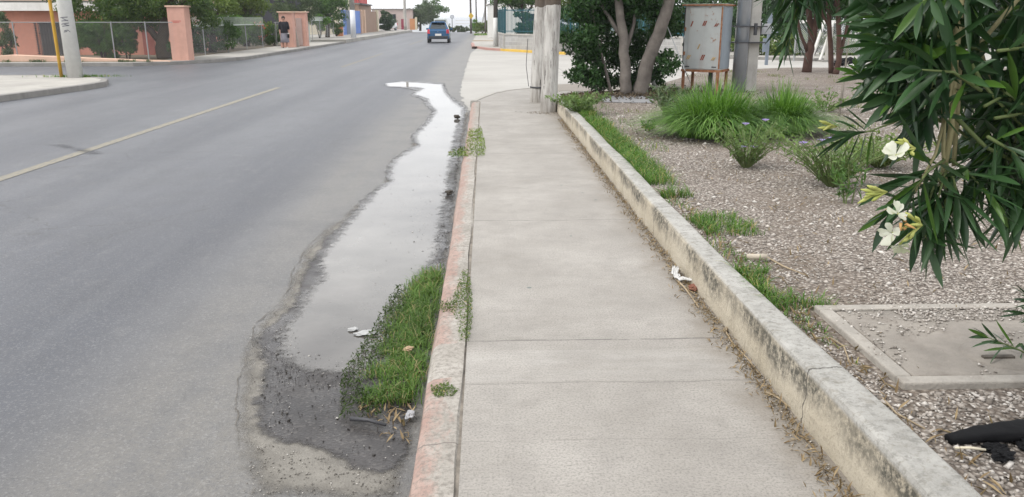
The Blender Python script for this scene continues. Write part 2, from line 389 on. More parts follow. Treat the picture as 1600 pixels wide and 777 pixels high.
# ------------------------------------------------------------------ mesh builders
class MB:
    def __init__(s): s.v = []; s.f = []; s.n = 0
    def add(s, v, f):
        v = np.asarray(v, float); s.v.append(v)
        for q in f: s.f.append([i + s.n for i in q])
        s.n += len(v); return s
    def box(s, c, d, rz=0, taper=1.0):
        x, y, z = d[0] / 2, d[1] / 2, d[2] / 2
        pts = []
        for k, zz in ((1, -z), (taper, z)):
            for px, py in ((-x, -y), (x, -y), (x, y), (-x, y)):
                a, b_ = px * k, py * k
                pts.append((c[0] + a * cos(rz) - b_ * sin(rz), c[1] + a * sin(rz) + b_ * cos(rz), c[2] + zz))
        return s.add(pts, [(3, 2, 1, 0), (4, 5, 6, 7), (0, 1, 5, 4), (1, 2, 6, 5), (2, 3, 7, 6), (3, 0, 4, 7)])
    def hexa(s, p):   # 8 corners, bottom 4 then top 4
        return s.add(p, [(3, 2, 1, 0), (4, 5, 6, 7), (0, 1, 5, 4), (1, 2, 6, 5), (2, 3, 7, 6), (3, 0, 4, 7)])
    def tube(s, pts, rad, n=8, cap=True):
        pts = [Vector(p) for p in pts]
        if not hasattr(rad, '__len__'): rad = [rad] * len(pts)
        V = []; up = None
        for i, p in enumerate(pts):
            d = (pts[min(i + 1, len(pts) - 1)] - pts[max(i - 1, 0)])
            d = d.normalized() if d.length > 1e-9 else Vector((0, 0, 1))
            if up is None:
                up = d.cross(Vector((0.3, 1, 0.1))); up.normalize()
            up = (up - d * up.dot(d)); up.normalize()
            sd_ = d.cross(up)
            for k in range(n):
                a = 2 * pi * k / n
                V.append(p + (up * cos(a) + sd_ * sin(a)) * rad[i])
        Fc = []
        for i in range(len(pts) - 1):
            for k in range(n):
                k2 = (k + 1) % n
                Fc.append((i * n + k, i * n + k2, (i + 1) * n + k2, (i + 1) * n + k))
        if cap:
            Fc.append(tuple(range(n - 1, -1, -1))); Fc.append(tuple((len(pts) - 1) * n + k for k in range(n)))
        return s.add([tuple(v) for v in V], Fc)
    def prism(s, poly, z0, z1):
        n = len(poly)
        v = [(p[0], p[1], z0) for p in poly] + [(p[0], p[1], z1) for p in poly]
        f = [tuple(range(n - 1, -1, -1)), tuple(range(n, 2 * n))] + [(i, (i + 1) % n, n + (i + 1) % n, n + i) for i in range(n)]
        return s.add(v, f)
    def sheet(s, poly, z):
        return s.add([(p[0], p[1], z) for p in poly], [tuple(range(len(poly)))])
    def disc(s, c, r, h, n=14, axis='z'):
        pts = [Vector(c), Vector(c) + Vector({'x': (h, 0, 0), 'y': (0, h, 0), 'z': (0, 0, h)}[axis])]
        return s.tube(pts, [r, r], n)
    def build(s, name, mat, parent=None, smooth=False, bevel=0, loc=None):
        me = bpy.data.meshes.new(name)
        me.from_pydata(np.concatenate(s.v).tolist() if s.v else [], [], s.f)
        return link(me, name, mat, parent, smooth, bevel, loc)

def link(me, name, mat, parent=None, smooth=False, bevel=0, loc=None):
    bm = bmesh.new(); bm.from_mesh(me)
    if len(bm.faces) < 60000:
        bmesh.ops.recalc_face_normals(bm, faces=bm.faces); bm.to_mesh(me)
    bm.free()
    o = bpy.data.objects.new(name, me); C.objects.link(o)
    if mat: me.materials.append(mat)
    if smooth:
        me.polygons.foreach_set('use_smooth', [True] * len(me.polygons))
    if bevel:
        b = o.modifiers.new('bevel', 'BEVEL'); b.width = bevel; b.segments = 2; b.limit_method = 'ANGLE'; b.angle_limit = radians(40)
    if parent: o.parent = parent
    if loc is not None: o.location = loc
    return o

def tag(o, label=None, cat=None, group=None, kind=None):
    if label: o['label'] = label
    if cat: o['category'] = cat
    if group: o['group'] = group
    if kind: o['kind'] = kind
    return o
def thing(name, label, cat, loc=(0, 0, 0), rz=0, group=None):
    o = bpy.data.objects.new(name, None); C.objects.link(o); o.location = loc; o.rotation_euler = (0, 0, rz)
    return tag(o, label, cat, group)
def struct(o): o['kind'] = 'structure'; return o
def stuff(o): o['kind'] = 'stuff'; return o
def copy_tree(o, parent=None):
    c = o.copy(); C.objects.link(c)
    if parent: c.parent = parent
    for ch in list(o.children): copy_tree(ch, c)
    return c

def arr_mesh(name, V, Fc, mat, parent=None, smooth=False):
    """V (n,k,3) per-item verts; Fc list of faces (quads or tris mixed ok) in item-local indices."""
    n, k, _ = V.shape
    me = bpy.data.meshes.new(name)
    me.vertices.add(n * k); me.vertices.foreach_set('co', V.reshape(-1).astype(np.float32))
    lens = np.array([len(f) for f in Fc]); flat = np.concatenate([np.array(f) for f in Fc])
    loops = (flat[None, :] + (np.arange(n) * k)[:, None]).reshape(-1)
    tot = np.tile(lens, n); start = np.concatenate([[0], np.cumsum(tot)[:-1]])
    me.loops.add(len(loops)); me.loops.foreach_set('vertex_index', loops.astype(np.int32))
    me.polygons.add(len(tot)); me.polygons.foreach_set('loop_start', start.astype(np.int32)); me.polygons.foreach_set('loop_total', tot.astype(np.int32))
    if smooth: me.polygons.foreach_set('use_smooth', np.ones(len(tot), bool))
    me.update(calc_edges=True); me.validate()
    o = bpy.data.objects.new(name, me); C.objects.link(o); me.materials.append(mat)
    if parent: o.parent = parent
    return o

def unit(a): return a / np.maximum(np.linalg.norm(a, axis=-1, keepdims=True), 1e-9)
LEAF_F = [(0, 1, 2), (0, 2, 3)]
def leaves(c, size, elong=2.2, droop=0.35, jitter=0.35, up=0.6):
    """folded diamond leaves at centres c (n,3)"""
    n = len(c)
    d = rng.normal(size=(n, 3)); d[:, 2] -= droop; d = unit(d)
    nrm = rng.normal(size=(n, 3)); nrm[:, 2] += up; nrm = unit(nrm - d * (nrm * d).sum(1, keepdims=True))
    sd_ = np.cross(d, nrm)
    L = size * rng.uniform(1 - jitter, 1 + jitter, (n, 1)); W = L / elong
    a = c - d * L * 0.5
    V = np.stack([a, c + sd_ * W * 0.5 + nrm * W * 0.18, c + d * L * 0.5 - nrm * L * 0.08, c - sd_ * W * 0.5 + nrm * W * 0.18], 1)
    return V
def clump_pts(n, clumps, shell=0.5):
    """clumps: list of (x,y,z,rx,ry,rz,weight)"""
    cl = np.array(clumps, float); wgt = cl[:, 6] / cl[:, 6].sum()
    k = rng.choice(len(cl), n, p=wgt)
    d = unit(rng.normal(size=(n, 3))); r = rng.uniform(0, 1, (n, 1)) ** (shell)
    return cl[k, :3] + d * r * cl[k, 3:6]
def crown_clumps(c, R, m, cr, seed=None, low=-1.0):
    out_ = []
    for _ in range(m):
        d = unit(rng.normal(size=3)); 
        if d[2] < low: d[2] = abs(d[2])
        r = rng.uniform(0.25, 1.0) ** 0.6
        k = cr * rng.uniform(0.6, 1.35)
        out_.append((c[0] + d[0] * R[0] * r, c[1] + d[1] * R[1] * r, c[2] + d[2] * R[2] * r, k, k, k * rng.uniform(0.6, 0.9), k ** 2))
    return out_
BLADE_F = [(0, 1, 3, 2), (2, 3, 5, 4), (4, 5, 6)]
def blades(base, h, wd, lean=0.5, dirs=None):
    n = len(base)
    a = rng.uniform(0, 2 * pi, n) if dirs is None else dirs
    dx = np.stack([np.cos(a), np.sin(a), np.zeros(n)], 1); sx = np.stack([-np.sin(a), np.cos(a), np.zeros(n)], 1)
    hh = (h * rng.uniform(0.45, 1.15, n))[:, None] if np.isscalar(h) else h[:, None]
    ln = hh * lean * rng.uniform(0.2, 1.5, (n, 1)); W = wd * rng.uniform(0.6, 1.3, (n, 1))
    up = np.array([0, 0, 1.0])
    rows = []
    for tt, k in ((0, 1.0), (0.45, 0.9), (0.8, 0.55)):
        c = base + up * hh * (tt - 0.25 * tt * tt * lean) + dx * ln * tt ** 2
        rows += [c - sx * W * k * 0.5, c + sx * W * k * 0.5]
    rows.append(base + up * hh * (1 - 0.4 * lean) + dx * ln * 1.05)
    return np.stack(rows, 1)
OCT_F = [(0, 2, 4), (2, 1, 4), (1, 3, 4), (3, 0, 4), (2, 0, 5), (1, 2, 5), (3, 1, 5), (0, 3, 5)]
def stones(c, size, flat=0.55):
    n = len(c)
    S = size * rng.uniform(0.45, 1.35, (n, 1)) if np.isscalar(size) else size[:, None]
    base = np.array([(1, 0, 0), (-1, 0, 0), (0, 1, 0), (0, -1, 0), (0, 0, 1), (0, 0, -1)], float)
    V = np.repeat(base[None], n, 0) * rng.uniform(0.55, 1.2, (n, 6, 1)) + rng.normal(0, 0.16, (n, 6, 3))
    V[:, :, 2] *= flat
    a = rng.uniform(0, 2 * pi, n); ca, sa = np.cos(a)[:, None], np.sin(a)[:, None]
    x = V[:, :, 0] * ca - V[:, :, 1] * sa; y = V[:, :, 0] * sa + V[:, :, 1] * ca
    tl = rng.normal(0, 0.35, (n, 1)); z = V[:, :, 2] + x * tl
    return np.stack([x, y, z], 2) * S[:, None, :] * 0.5 + c[:, None, :]
def in_poly(pts, poly):
    x, y = pts[:, 0], pts[:, 1]; ins = np.zeros(len(pts), bool); j = len(poly) - 1
    for i in range(len(poly)):
        xi, yi = poly[i][0], poly[i][1]; xj, yj = poly[j][0], poly[j][1]
        cond = ((yi > y) != (yj > y)) & (x < (xj - xi) * (y - yi) / (yj - yi + 1e-12) + xi)
        ins ^= cond; j = i
    return ins
def sample_poly(poly, n):
    a = np.array([(p[0], p[1]) for p in poly]); lo, hi = a.min(0), a.max(0); o = np.zeros((0, 2))
    while len(o) < n:
        q = rng.uniform(lo, hi, (n * 3, 2)); o = np.concatenate([o, q[in_poly(q, poly)]])
    return o[:n]
def xyz(p2, z): return np.concatenate([p2, np.full((len(p2), 1), z)], 1)
def rough_outline(pts, step=0.06, amp=0.03, closed=True, fq=3.0):
    o = []; n = len(pts)
    for i in range(n if closed else n - 1):
        a, b_ = Vector(pts[i][:2]), Vector(pts[(i + 1) % n][:2]); L = (b_ - a).length; k = max(1, int(L / step)); pr = Vector((-(b_ - a).y, (b_ - a).x)) / max(L, 1e-6)
        for j in range(k):
            p = a + (b_ - a) * (j / k)
            q = mnoise.noise(Vector((p.x * fq, p.y * fq, 3.1))) + 0.6 * mnoise.noise(Vector((p.x * fq * 4, p.y * fq * 4, 9.1)))
            o.append(tuple(p + pr * q * amp))
    return o

def crumple(name, c, size, mat, label, cat, seed, flat=0.5, elong=1.0, rz=0, noise_k=0.55):
    bm = bmesh.new(); bmesh.ops.create_icosphere(bm, subdivisions=4, radius=1.0)
    for v in bm.verts:
        p = v.co.copy(); n_ = mnoise.noise(p * 1.8 + Vector((seed, 0, 0))) + 0.5 * mnoise.noise(p * 4.5 + Vector((0, seed, 0)))
        p *= 1 + noise_k * n_; p.x *= elong; p.z = p.z * flat
        v.co = p * size
    zmin = min(v.co.z for v in bm.verts)
    me = bpy.data.meshes.new(name); bm.to_mesh(me); bm.free(); me.materials.append(mat)
    o = bpy.data.objects.new(name, me); C.objects.link(o); o.location = (c[0], c[1], c[2] - zmin); o.rotation_euler = (0, 0, rz)
    if label: tag(o, label, cat)
    return o

# shared materials
ASPH = m_asphalt(); STC = m_street_concrete(); GRAV = m_gravel()
joints = [(gy(240), 0.010, 0.45), (gy(345), 0.008, 0.75), (gy(533), 0.007, 0.85), (gy(600), 0.005, 0.5), (gy(690), 0.003, 0.3), (gy(196), 0.01, 0.35)]
SIDE = m_sidewalk(joints)
KRED = m_kerb_red(gy(592), gy(538))
CONC = plain('old_concrete', (0.40, 0.385, 0.355), 0.85, 0.22, 3, 0.4, 50, dirt=(0.2, 0.185, 0.16))
PALEC = plain('pale_pavement', (0.355, 0.338, 0.308), 0.85, 0.22, 0.8, 0.3, 30, dirt=(0.22, 0.205, 0.18))
DIRT = plain('dry_dirt', (0.27, 0.225, 0.17), 0.95, 0.3, 0.6, 0.4, 20)
PINK = plain('pink_render', (0.60, 0.28, 0.205), 0.85, 0.12, 0.8, 0.2, 30, dirt=(.42, .22, .17))
PEACH = plain('peach_render', (0.60, 0.41, 0.31), 0.85, 0.12, 0.9, 0.2, 30, dirt=(0.35, 0.27, 0.21))
SALMON = plain('salmon_render', (0.58, 0.33, 0.26), 0.85, 0.12, 0.9, 0.2, 30, dirt=(.40, .24, .19))
WHITE = plain('white_paint', (0.70, 0.69, 0.66), 0.7, 0.1, 1.2, 0.15, 30, dirt=(0.5, 0.48, 0.44))
GALV = plain('galvanised_steel', (0.42, 0.45, 0.48), 0.38, 0.14, 2, 0.08, 20, metal=0.75)
GALVM = plain('galvanised_wire', (0.30, 0.31, 0.31), 0.55, 0.1, 2, 0, 20, metal=0.2)
DARKM = plain('dark_metal', (0.05, 0.05, 0.055), 0.5, 0.2, 4, 0.1, 30)
BARK = plain('grey_bark', (0.165, 0.145, 0.128), 0.95, 0.4, 5, 0.9, 18)
BARKD = plain('dark_bark', (0.075, 0.058, 0.045), 0.95, 0.4, 5, 0.9, 18)
BARKR = plain('red_brown_bark', (0.075, 0.040, 0.030), 0.9, 0.35, 5, 0.8, 22)
GLASS = plain('dark_glass', (0.025, 0.035, 0.04), 0.08, 0.2, 1, 0, spec=0.6)
BLACK = plain('black_plastic', (0.007, 0.007, 0.008), 0.8, 0.3, 6, 0.3, 25, spec=0.15)
RUBBER = plain('black_rubber', (0.02, 0.02, 0.02), 0.85, 0.2, 6, 0.1, 25)

G_GRASS = leafmat('grass_green', (0.055, 0.135, 0.018), (0.14, 0.26, 0.035), 0.55, 0.3, (0.36, 0.30, 0.12))
G_GRASS2 = leafmat('gutter_grass', (0.055, 0.12, 0.018), (0.16, 0.27, 0.05), 0.55, 0.32, (0.32, 0.26, 0.13))
G_CLUMP = leafmat('ornamental_grass', (0.045, 0.13, 0.015), (0.22, 0.38, 0.08), 0.5, 0.3)
G_DARK = leafmat('dark_leaf', (0.018, 0.055, 0.014), (0.05, 0.115, 0.028), 0.5, 0.2)
G_MID = leafmat('mid_leaf', (0.042, 0.10, 0.024), (0.11, 0.205, 0.045), 0.55, 0.25)
G_LIGHT = leafmat('light_leaf', (0.07, 0.17, 0.025), (0.16, 0.30, 0.045), 0.55, 0.3)
G_GREY = leafmat('greyish_leaf', (0.06, 0.095, 0.045), (0.13, 0.17, 0.085), 0.6, 0.2)
G_OLIVE = leafmat('olive_leaf', (0.075, 0.125, 0.022), (0.18, 0.24, 0.055), 0.55, 0.25)
G_WEED = leafmat('weed_leaf', (0.09, 0.15, 0.05), (0.20, 0.29, 0.10), 0.6, 0.3)
G_OLE = leafmat('oleander_leaf', (0.014, 0.044, 0.015), (0.052, 0.115, 0.038), 0.40, 0.15, (0.06, 0.13, 0.02), spec=0.4)
G_OLEL = leafmat('young_oleander_leaf', (0.06, 0.14, 0.03), (0.12, 0.22, 0.05), 0.42, 0.25)
PETAL = leafmat('white_petal', (0.58, 0.58, 0.50), (0.68, 0.68, 0.62), 0.6, 0.35)
PALEGREEN = leafmat('pale_bud', (0.42, 0.46, 0.12), (0.62, 0.62, 0.22), 0.5, 0.3)
PURPLE = leafmat('purple_petal', (0.30, 0.22, 0.62), (0.42, 0.34, 0.75), 0.6, 0.3)
REDPET = leafmat('coral_petal', (0.70, 0.16, 0.11), (0.80, 0.28, 0.20), 0.6, 0.3)
DRYL = leafmat('dry_leaf', (0.17, 0.115, 0.06), (0.38, 0.29, 0.17), 0.8, 0.1)
STEMT = plain('tan_stem', (0.30, 0.27, 0.14), 0.7, 0.25, 6, 0.3, 40)
STEMG = plain('green_stem', (0.13, 0.17, 0.06), 0.7, 0.25, 6, 0.2, 40)
TWIG = plain('dry_twig', (0.34, 0.27, 0.18), 0.85, 0.3, 8, 0.4, 40)
STONE = m_stone('bed_stone', (0.16, 0.138, 0.118), (0.47, 0.43, 0.39))
PEBBLE = m_stone('dark_pebble', (0.022, 0.020, 0.019), (0.075, 0.07, 0.065))

# ================================================================== THE SETTING
def strip_sheet(name, x0f, x1f, ys, z, mat):
    m = MB(); V = []; Fc = []
    for y in ys: V += [(x0f(y), y, z + H(y)), (x1f(y), y, z + H(y))]
    for i in range(len(ys) - 1): Fc.append((2 * i, 2 * i + 1, 2 * i + 3, 2 * i + 2))
    return struct(m.add(V, Fc).build(name, mat))
ys_all = [-40, -6, 20, 60, 100, 112] + [112 + 4 * i for i in range(1, 16)] + [200, 300, 500, 800, 1180, 1500, 3000, 8000, 20000, 45000]
xs_all = [-30000, -8000, -1500, -300, -80, 80, 300, 1500, 8000, 30000]
m = MB()
m.add([(x, y, -0.17 + H(y) + (0 if y < 900 else 6 * mnoise.noise(Vector((x * .001, y * .0007, 0))))) for y in ys_all for x in xs_all],
      [(j * 10 + i, j * 10 + i + 1, j * 10 + 11 + i, j * 10 + 10 + i) for j in range(len(ys_all) - 1) for i in range(9)])
GROUNDM = plain('valley_ground', (0.20, 0.19, 0.13), 0.95, 0.35, 0.02, 0.1, 1)
struct(m.build('ground', GROUNDM))
ry = [-6, 0, 20, 60, 100, 112, 116, 119]
strip_sheet('road', lambda y: -10.45, lambda y: -0.2, ry, ROAD, ASPH)
m = MB().sheet([(-70, 24.0), (-10.45, 21.0), (-10.45, 37.0), (-70, 31.0)], ROAD)
struct(m.build('side_road', ASPH))
# painted centre line
m = MB(); y1 = G(440, 137, ROAD).y
m.sheet([(-5.40, -5), (-5.25, -5), (-5.25, y1), (-5.40, y1)], ROAD + 0.004)
for y0, yy1 in ((G(540, 105, ROAD).y, G(600, 84, ROAD).y), (58, 70), (80, 95)):
    m.sheet([(-5.36, y0), (-5.24, y0), (-5.24, yy1), (-5.36, yy1)], ROAD + 0.004)
struct(m.build('road_marking', m_paint_line()))
# tyre scuff by the line
ASPHD = plain('dark_scuff', (0.070, 0.072, 0.078), 0.65, 0.35, 8, 0.4, 90)

# cross street of pale concrete
fk = [G(745, 76, ROAD), G(760, 78.5, ROAD), G(783, 80, ROAD), G(830, 83, ROAD), G(885, 86, ROAD)]
fk = [(p.x, p.y) for p in fk]
poly = rough_outline([(-0.2, 14.6)] + [(G(a, b, ROAD).x, G(a, b, ROAD).y) for a, b in ((727, 165), (718, 148), (724, 120), (731, 96), (735, 84))], 0.3, 0.09, False) + fk + [(14.5, 33.5), (60, 18), (60, 14.6)]
struct(MB().sheet(poly, ROAD + 0.006).build('cross_street', STC))

# the pavement the camera stands on
cor = [G(a, b, 0) for a, b in ((745, 158), (757, 152.5), (775, 146), (797, 141.5), (815, 139.5), (835, 137.5), (870, 132))]
cor = [(p.x, p.y) for p in cor]
side = [(-0.105, -6), (1.40, -6), (1.40, 15.2), (4.2, 15.8), (4.6, 20.2), (cor[-1][0] + .8, cor[-1][1] + .4)] + cor[::-1] + [(-0.105, cor[0][1] - 0.1)]
struct(MB().prism(side, -0.16, 0.0).build('pavement', SIDE))
# kerb with faded red paint
def kerb_run(name, mat, path, prof, jit=0.0, kind=True):
    """prof: list of (offset to the right of the path, z)"""
    m = MB(); V = []; n = len(prof); Fc = []
    for i, p in enumerate(path):
        a = Vector(path[max(i - 1, 0)][:2]); b_ = Vector(path[min(i + 1, len(path) - 1)][:2]); d = (b_ - a).normalized(); r = Vector((d.y, -d.x))
        for k, (o_, z) in enumerate(prof):
            j = jit * (mnoise.noise(Vector((p[0] * 3 + k * .4, p[1] * 1.3, k * .3))) + .35 * mnoise.noise(Vector((k * 1.3, p[1] * 5.0, k * 2.7)))) if jit else 0
            V.append((p[0] + r.x * (o_ + j), p[1] + r.y * (o_ + j), z + (j * 0.5 if jit else 0)))
    for i in range(len(path) - 1):
        for k in range(n - 1): Fc.append((i * n + k, i * n + k + 1, (i + 1) * n + k + 1, (i + 1) * n + k))
    Fc.append(tuple(range(n))); Fc.append(tuple((len(path) - 1) * n + k for k in range(n - 1, -1, -1)))
    o = m.add(V, Fc).build(name, mat)
    return struct(o) if kind else o
kp = [(-0.285, -6 + 0.07 * i) for i in range(int((cor[0][1] + 5.9) / 0.07))]
kerb_run('kerb', KRED, kp, [(0, -0.16), (0.005, -0.06), (0.018, -0.018), (0.045, 0.003), (0.11, 0.008), (0.160, 0.005), (0.168, -0.008), (0.168, -0.16)], 0.016)
# pale kerb round the corner, then dark joint filler
kerb_run('corner_kerb', PALEC, cor[:-1], [(-0.13, -0.16), (-0.12, -0.004), (-0.09, 0.006), (0.0, 0.006), (0.01, -0.16)][::-1] and [(-0.14, -0.16), (-0.13, 0.0), (-0.10, 0.008), (-0.002, 0.008), (-0.002, -0.16)])
struct(MB().sheet([(-0.125, -6), (-0.10, -6), (-0.10, cor[0][1] - .2), (-0.125, cor[0][1] - .2)], -0.004).build('kerb_joint_soil', plain('joint_soil', (0.215, 0.19, 0.16), 0.95, 0.6, 9, 0.6, 80)))

# gravel bed
bed = [(1.34, -6), (1.34, 15.4), (3.0, 16.2), (4.6, 19.5), (6.0, 22.6), (9, 24.2), (18, 24.0), (40, 17), (40, -6)]
nx, ny = 60, 60
struct(MB().prism(bed, -0.16, BED).build('gravel_bed', GRAV))

# left pavements
lp = [(-10.45, -6), (-10.35, 17.6), (-9.95, 20.6), (-9.95, 21.6), (-10.3, 22.5), (-11.1, 23.5), (-12.4, 24.2), (-70, 24.2), (-70, -6)]
struct(MB().prism(lp[::-1], -0.16, -0.0).build('corner_pavement', PALEC))
KERBG = plain('grey_kerb', (0.24, 0.23, 0.215), 0.85, 0.25, 2, 0.4, 40, dirt=(0.12, 0.11, 0.10))
kerb_run('kerb_corner', KERBG, [(p[0] , p[1]) for p in lp[:8]], [(0.05, -0.16), (0.045, -0.005), (0.03, 0.006), (-0.12, 0.008), (-0.12, -0.03)][::-1])
fp = [(-70, 31.0), (-13.2, 31.2), (-12.0, 32.2), (-11.0, 34.0), (-10.45, 36.5), (-10.40, 61), (-13.4, 61), (-13.4, 62), (-70, 62)]
struct(MB().prism(fp, -0.16, 0.0).build('far_pavement', PALEC))
kerb_run('far_kerb', KERBG, fp[:6], [(-0.12, -0.02), (-0.12, 0.008), (0.02, 0.006), (0.045, -0.005), (0.05, -0.16)])
struct(MB().prism([(-10.4, 62), (-10.5, 120), (-70, 120), (-70, 62)], -0.16, 0.13).build('raised_pavement', PALEC))
struct(MB().prism([(-70, 31.9), (-12.9, 31.9), (-12.75, 35), (-12.75, 58), (-70, 58)], -0.1, 0.012).build('yard_soil', plain('yard_soil', (0.14, 0.115, 0.08), 0.95, 0.35, 1, 0.4, 20)))
# right far pavement, with red then yellow kerb
rp = [(-1.0, 119), (-0.95, 58), (-0.75, 49.5)] + fk + [(14.5, 33.5), (60, 18), (60, 119)]
struct(MB().prism(rp, -0.16, -0.01).build('opposite_pavement', PALEC))
KR2 = plain('far_red_kerb', (0.36, 0.21, 0.18), 0.8, 0.2, 2, 0.2, 30)
KY2 = plain('far_yellow_kerb', (0.58, 0.38, 0.07), 0.8, 0.2, 1.2, 0.2, 30, dirt=(0.42, 0.37, 0.27))
pr = [(0.05, -0.16), (0.045, -0.01), (0.03, 0.004), (-0.14, 0.004), (-0.14, -0.03)]
kerb_run('red_kerb', KR2, [(-0.95, 58), (-0.75, 49.5)] + fk[:3], pr)
kerb_run('yellow_kerb', KY2, fk[2:], pr)
kerb_run('plain_kerb', KERBG, [fk[-1], (14.5, 33.5), (30, 28.2)], pr)
struct(MB().sheet([(-1.0, 62), (4, 62), (4, 64), (-1.0, 66)], -0.004).build('verge_soil', DIRT))

hz = MB().box((0, 19800, -35), (60000, 42000, 94)).build('haze', None); stuff(hz)
hm = bpy.data.materials.new('haze_air'); hm.use_nodes = True; ht = hm.node_tree; ht.nodes.clear()
ho = ht.nodes.new('ShaderNodeOutputMaterial'); hv = ht.nodes.new('ShaderNodeVolumePrincipled'); hv.inputs['Color'].default_value = (.9, .93, .97, 1); hv.inputs['Density'].default_value = 0.0005; hv.inputs['Anisotropy'].default_value = 0.2
ht.links.new(hv.outputs[0], ho.inputs['Volume']); hz.data.materials.append(hm)

# ------------------------------------------------------------------ gutter: silt, wet mud, puddle
def wpoly(pix, z=ROAD): return [(G(a, b, z).x, G(a, b, z).y) for a, b in pix]
water_px = [(603, 131), (628, 129), (662, 131), (691, 133), (694, 146), (708, 160), (722, 171), (722, 184), (714, 198), (708, 225), (702, 260), (697, 300), (690, 345), (684, 380), (676, 410), (655, 440), (640, 470), (622, 500), (603, 540), (590, 570), (568, 592),
            (520, 585), (470, 578), (440, 560), (436, 530), (460, 500), (478, 470), (500, 440), (504, 410), (520, 380), (548, 350), (572, 318), (590, 300), (612, 284), (610, 268), (618, 254), (638, 240), (656, 229), (650, 220), (650, 213), (672, 192), (682, 174), (672, 164), (668, 155), (648, 148), (662, 139), (650, 137), (606, 136)]
wet_px = [(600, 133), (628, 127), (664, 128), (694, 130), (700, 146), (714, 158), (728, 170), (728, 186), (725, 200), (718, 240), (712, 290), (706, 340), (698, 400), (690, 440), (676, 500), (664, 560), (652, 620), (640, 700), (632, 745), (590, 742), (545, 728), (500, 706), (455, 694), (420, 688), (403, 664), (402, 622), (410, 590), (402, 555), (404, 530), (424, 508), (455, 482), (470, 440), (488, 402), (520, 362), (546, 338), (566, 312), (584, 298), (604, 284), (602, 266), (612, 250), (634, 236), (650, 227), (641, 219), (643, 211), (664, 192), (674, 175), (664, 165), (660, 156), (640, 149), (650, 142), (630, 138)]
silt_px = [(398, 780), (372, 700), (366, 640), (378, 580), (382, 540), (402, 508), (440, 470), (456, 430), (476, 392), (513, 354), (550, 326), (578, 300), (600, 284), (602, 262), (616, 247), (642, 229), (650, 212), (668, 190), (680, 176), (735, 176), (718, 260), (700, 400), (660, 600), (632, 745), (626, 780)]
SILT = plain('dry_silt', (0.195, 0.182, 0.160), 0.8, 0.32, 6, 0.7, 80, dirt=(0.11, 0.10, 0.086))
# tide mark left where the puddle has dried back
edge = rough_outline(wpoly(silt_px[1:10]), 0.03, 0.03, False, 3.5)
m = MB(); V = []; Fc = []
for i, p in enumerate(edge):
    a = Vector(edge[max(i - 1, 0)]); b_ = Vector(edge[min(i + 1, len(edge) - 1)]); d = (b_ - a).normalized(); wdt = 0.0005 + 0.009 * abs(mnoise.noise(Vector((p[0] * 6, p[1] * 6, 0))))
    V += [(p[0] - d.y * -wdt, p[1] + d.x * -wdt, ROAD + 0.0055), (p[0] + d.y * -wdt * .3, p[1] - d.x * -wdt * .3, ROAD + 0.0055)]
for i in range(len(edge) - 1): Fc.append((2 * i, 2 * i + 1, 2 * i + 3, 2 * i + 2))
struct(m.add(V, Fc).build('tide_mark', plain('tide_mark', (0.135, 0.124, 0.108), 0.85, 0.4, 9, 0.4, 90)))
def seg_dist(p, poly):
    a = np.array(poly); b_ = np.roll(a, -1, 0); d = np.full(len(p), 1e9)
    for i in range(len(a)):
        ab = b_[i] - a[i]; tt = np.clip(((p - a[i]) @ ab) / max(ab @ ab, 1e-12), 0, 1); d = np.minimum(d, np.linalg.norm(p - a[i] - tt[:, None] * ab, axis=1))
    return np.where(in_poly(p, poly), d, -d)
def graded_sheet(name, pix, z, margin, mat, amp, fq, cell=0.03):
    poly = wpoly(pix); a = np.array(poly); lo, hi = a.min(0) - margin - .1, a.max(0) + margin + .1; hi[0] = min(hi[0], -0.262)
    nx_, ny_ = int((hi[0] - lo[0]) / cell) + 1, int((hi[1] - lo[1]) / cell) + 1
    X, Y = np.meshgrid(np.linspace(lo[0], hi[0], nx_), np.linspace(lo[1], hi[1], ny_)); p = np.stack([X.ravel(), Y.ravel()], 1)
    d = seg_dist(p, poly) + amp * np.array([mnoise.noise(Vector((u * fq, v_ * fq, 2))) + .6 * mnoise.noise(Vector((u * fq * 3, v_ * fq * 3, 5))) + .4 * mnoise.noise(Vector((u * fq * 7, v_ * fq * 7, 7))) for u, v_ in p])
    I = np.arange(nx_ * ny_).reshape(ny_, nx_); q_ = np.stack([I[:-1, :-1], I[:-1, 1:], I[1:, 1:], I[1:, :-1]], -1).reshape(-1, 4); q_ = q_[d[q_].max(1) > -margin]
    used = np.unique(q_); rm = np.full(len(p), -1); rm[used] = np.arange(len(used))
    me = bpy.data.meshes.new(name); me.from_pydata(np.concatenate([p[used], np.full((len(used), 1), z)], 1).tolist(), [], rm[q_].tolist())
    at_ = me.attributes.new('inset', 'FLOAT', 'POINT'); at_.data.foreach_set('value', d[used].astype(np.float32))
    o = bpy.data.objects.new(name, me); C.objects.link(o); me.materials.append(mat); return struct(o)
def fade_edge(m, lo, hi, amp, scale):
    """the film thins out towards its own edge"""
    t = m.node_tree; b = t.nodes['Principled BSDF']; at_ = nd(t, 'ShaderNodeAttribute', attribute_name='inset')
    v = objco(t); e = math_(t, 'ADD', at_.outputs['Fac'], math_(t, 'MULTIPLY', math_(t, 'SUBTRACT', noise(t, v, scale, 6, 0.75), 0.5), amp))
    r = nd(t, 'ShaderNodeMapRange', interpolation_type='SMOOTHSTEP'); r.inputs[1].default_value = lo; r.inputs[2].default_value = hi; t.links.new(e, r.inputs[0])
    tr = nd(t, 'ShaderNodeBsdfTransparent'); ms = nd(t, 'ShaderNodeMixShader'); t.links.new(r.outputs[0], ms.inputs[0]); t.links.new(tr.outputs[0], ms.inputs[1]); t.links.new(b.outputs[0], ms.inputs[2])
    t.links.new(ms.outputs[0], t.nodes['Material Output'].inputs[0]); return m
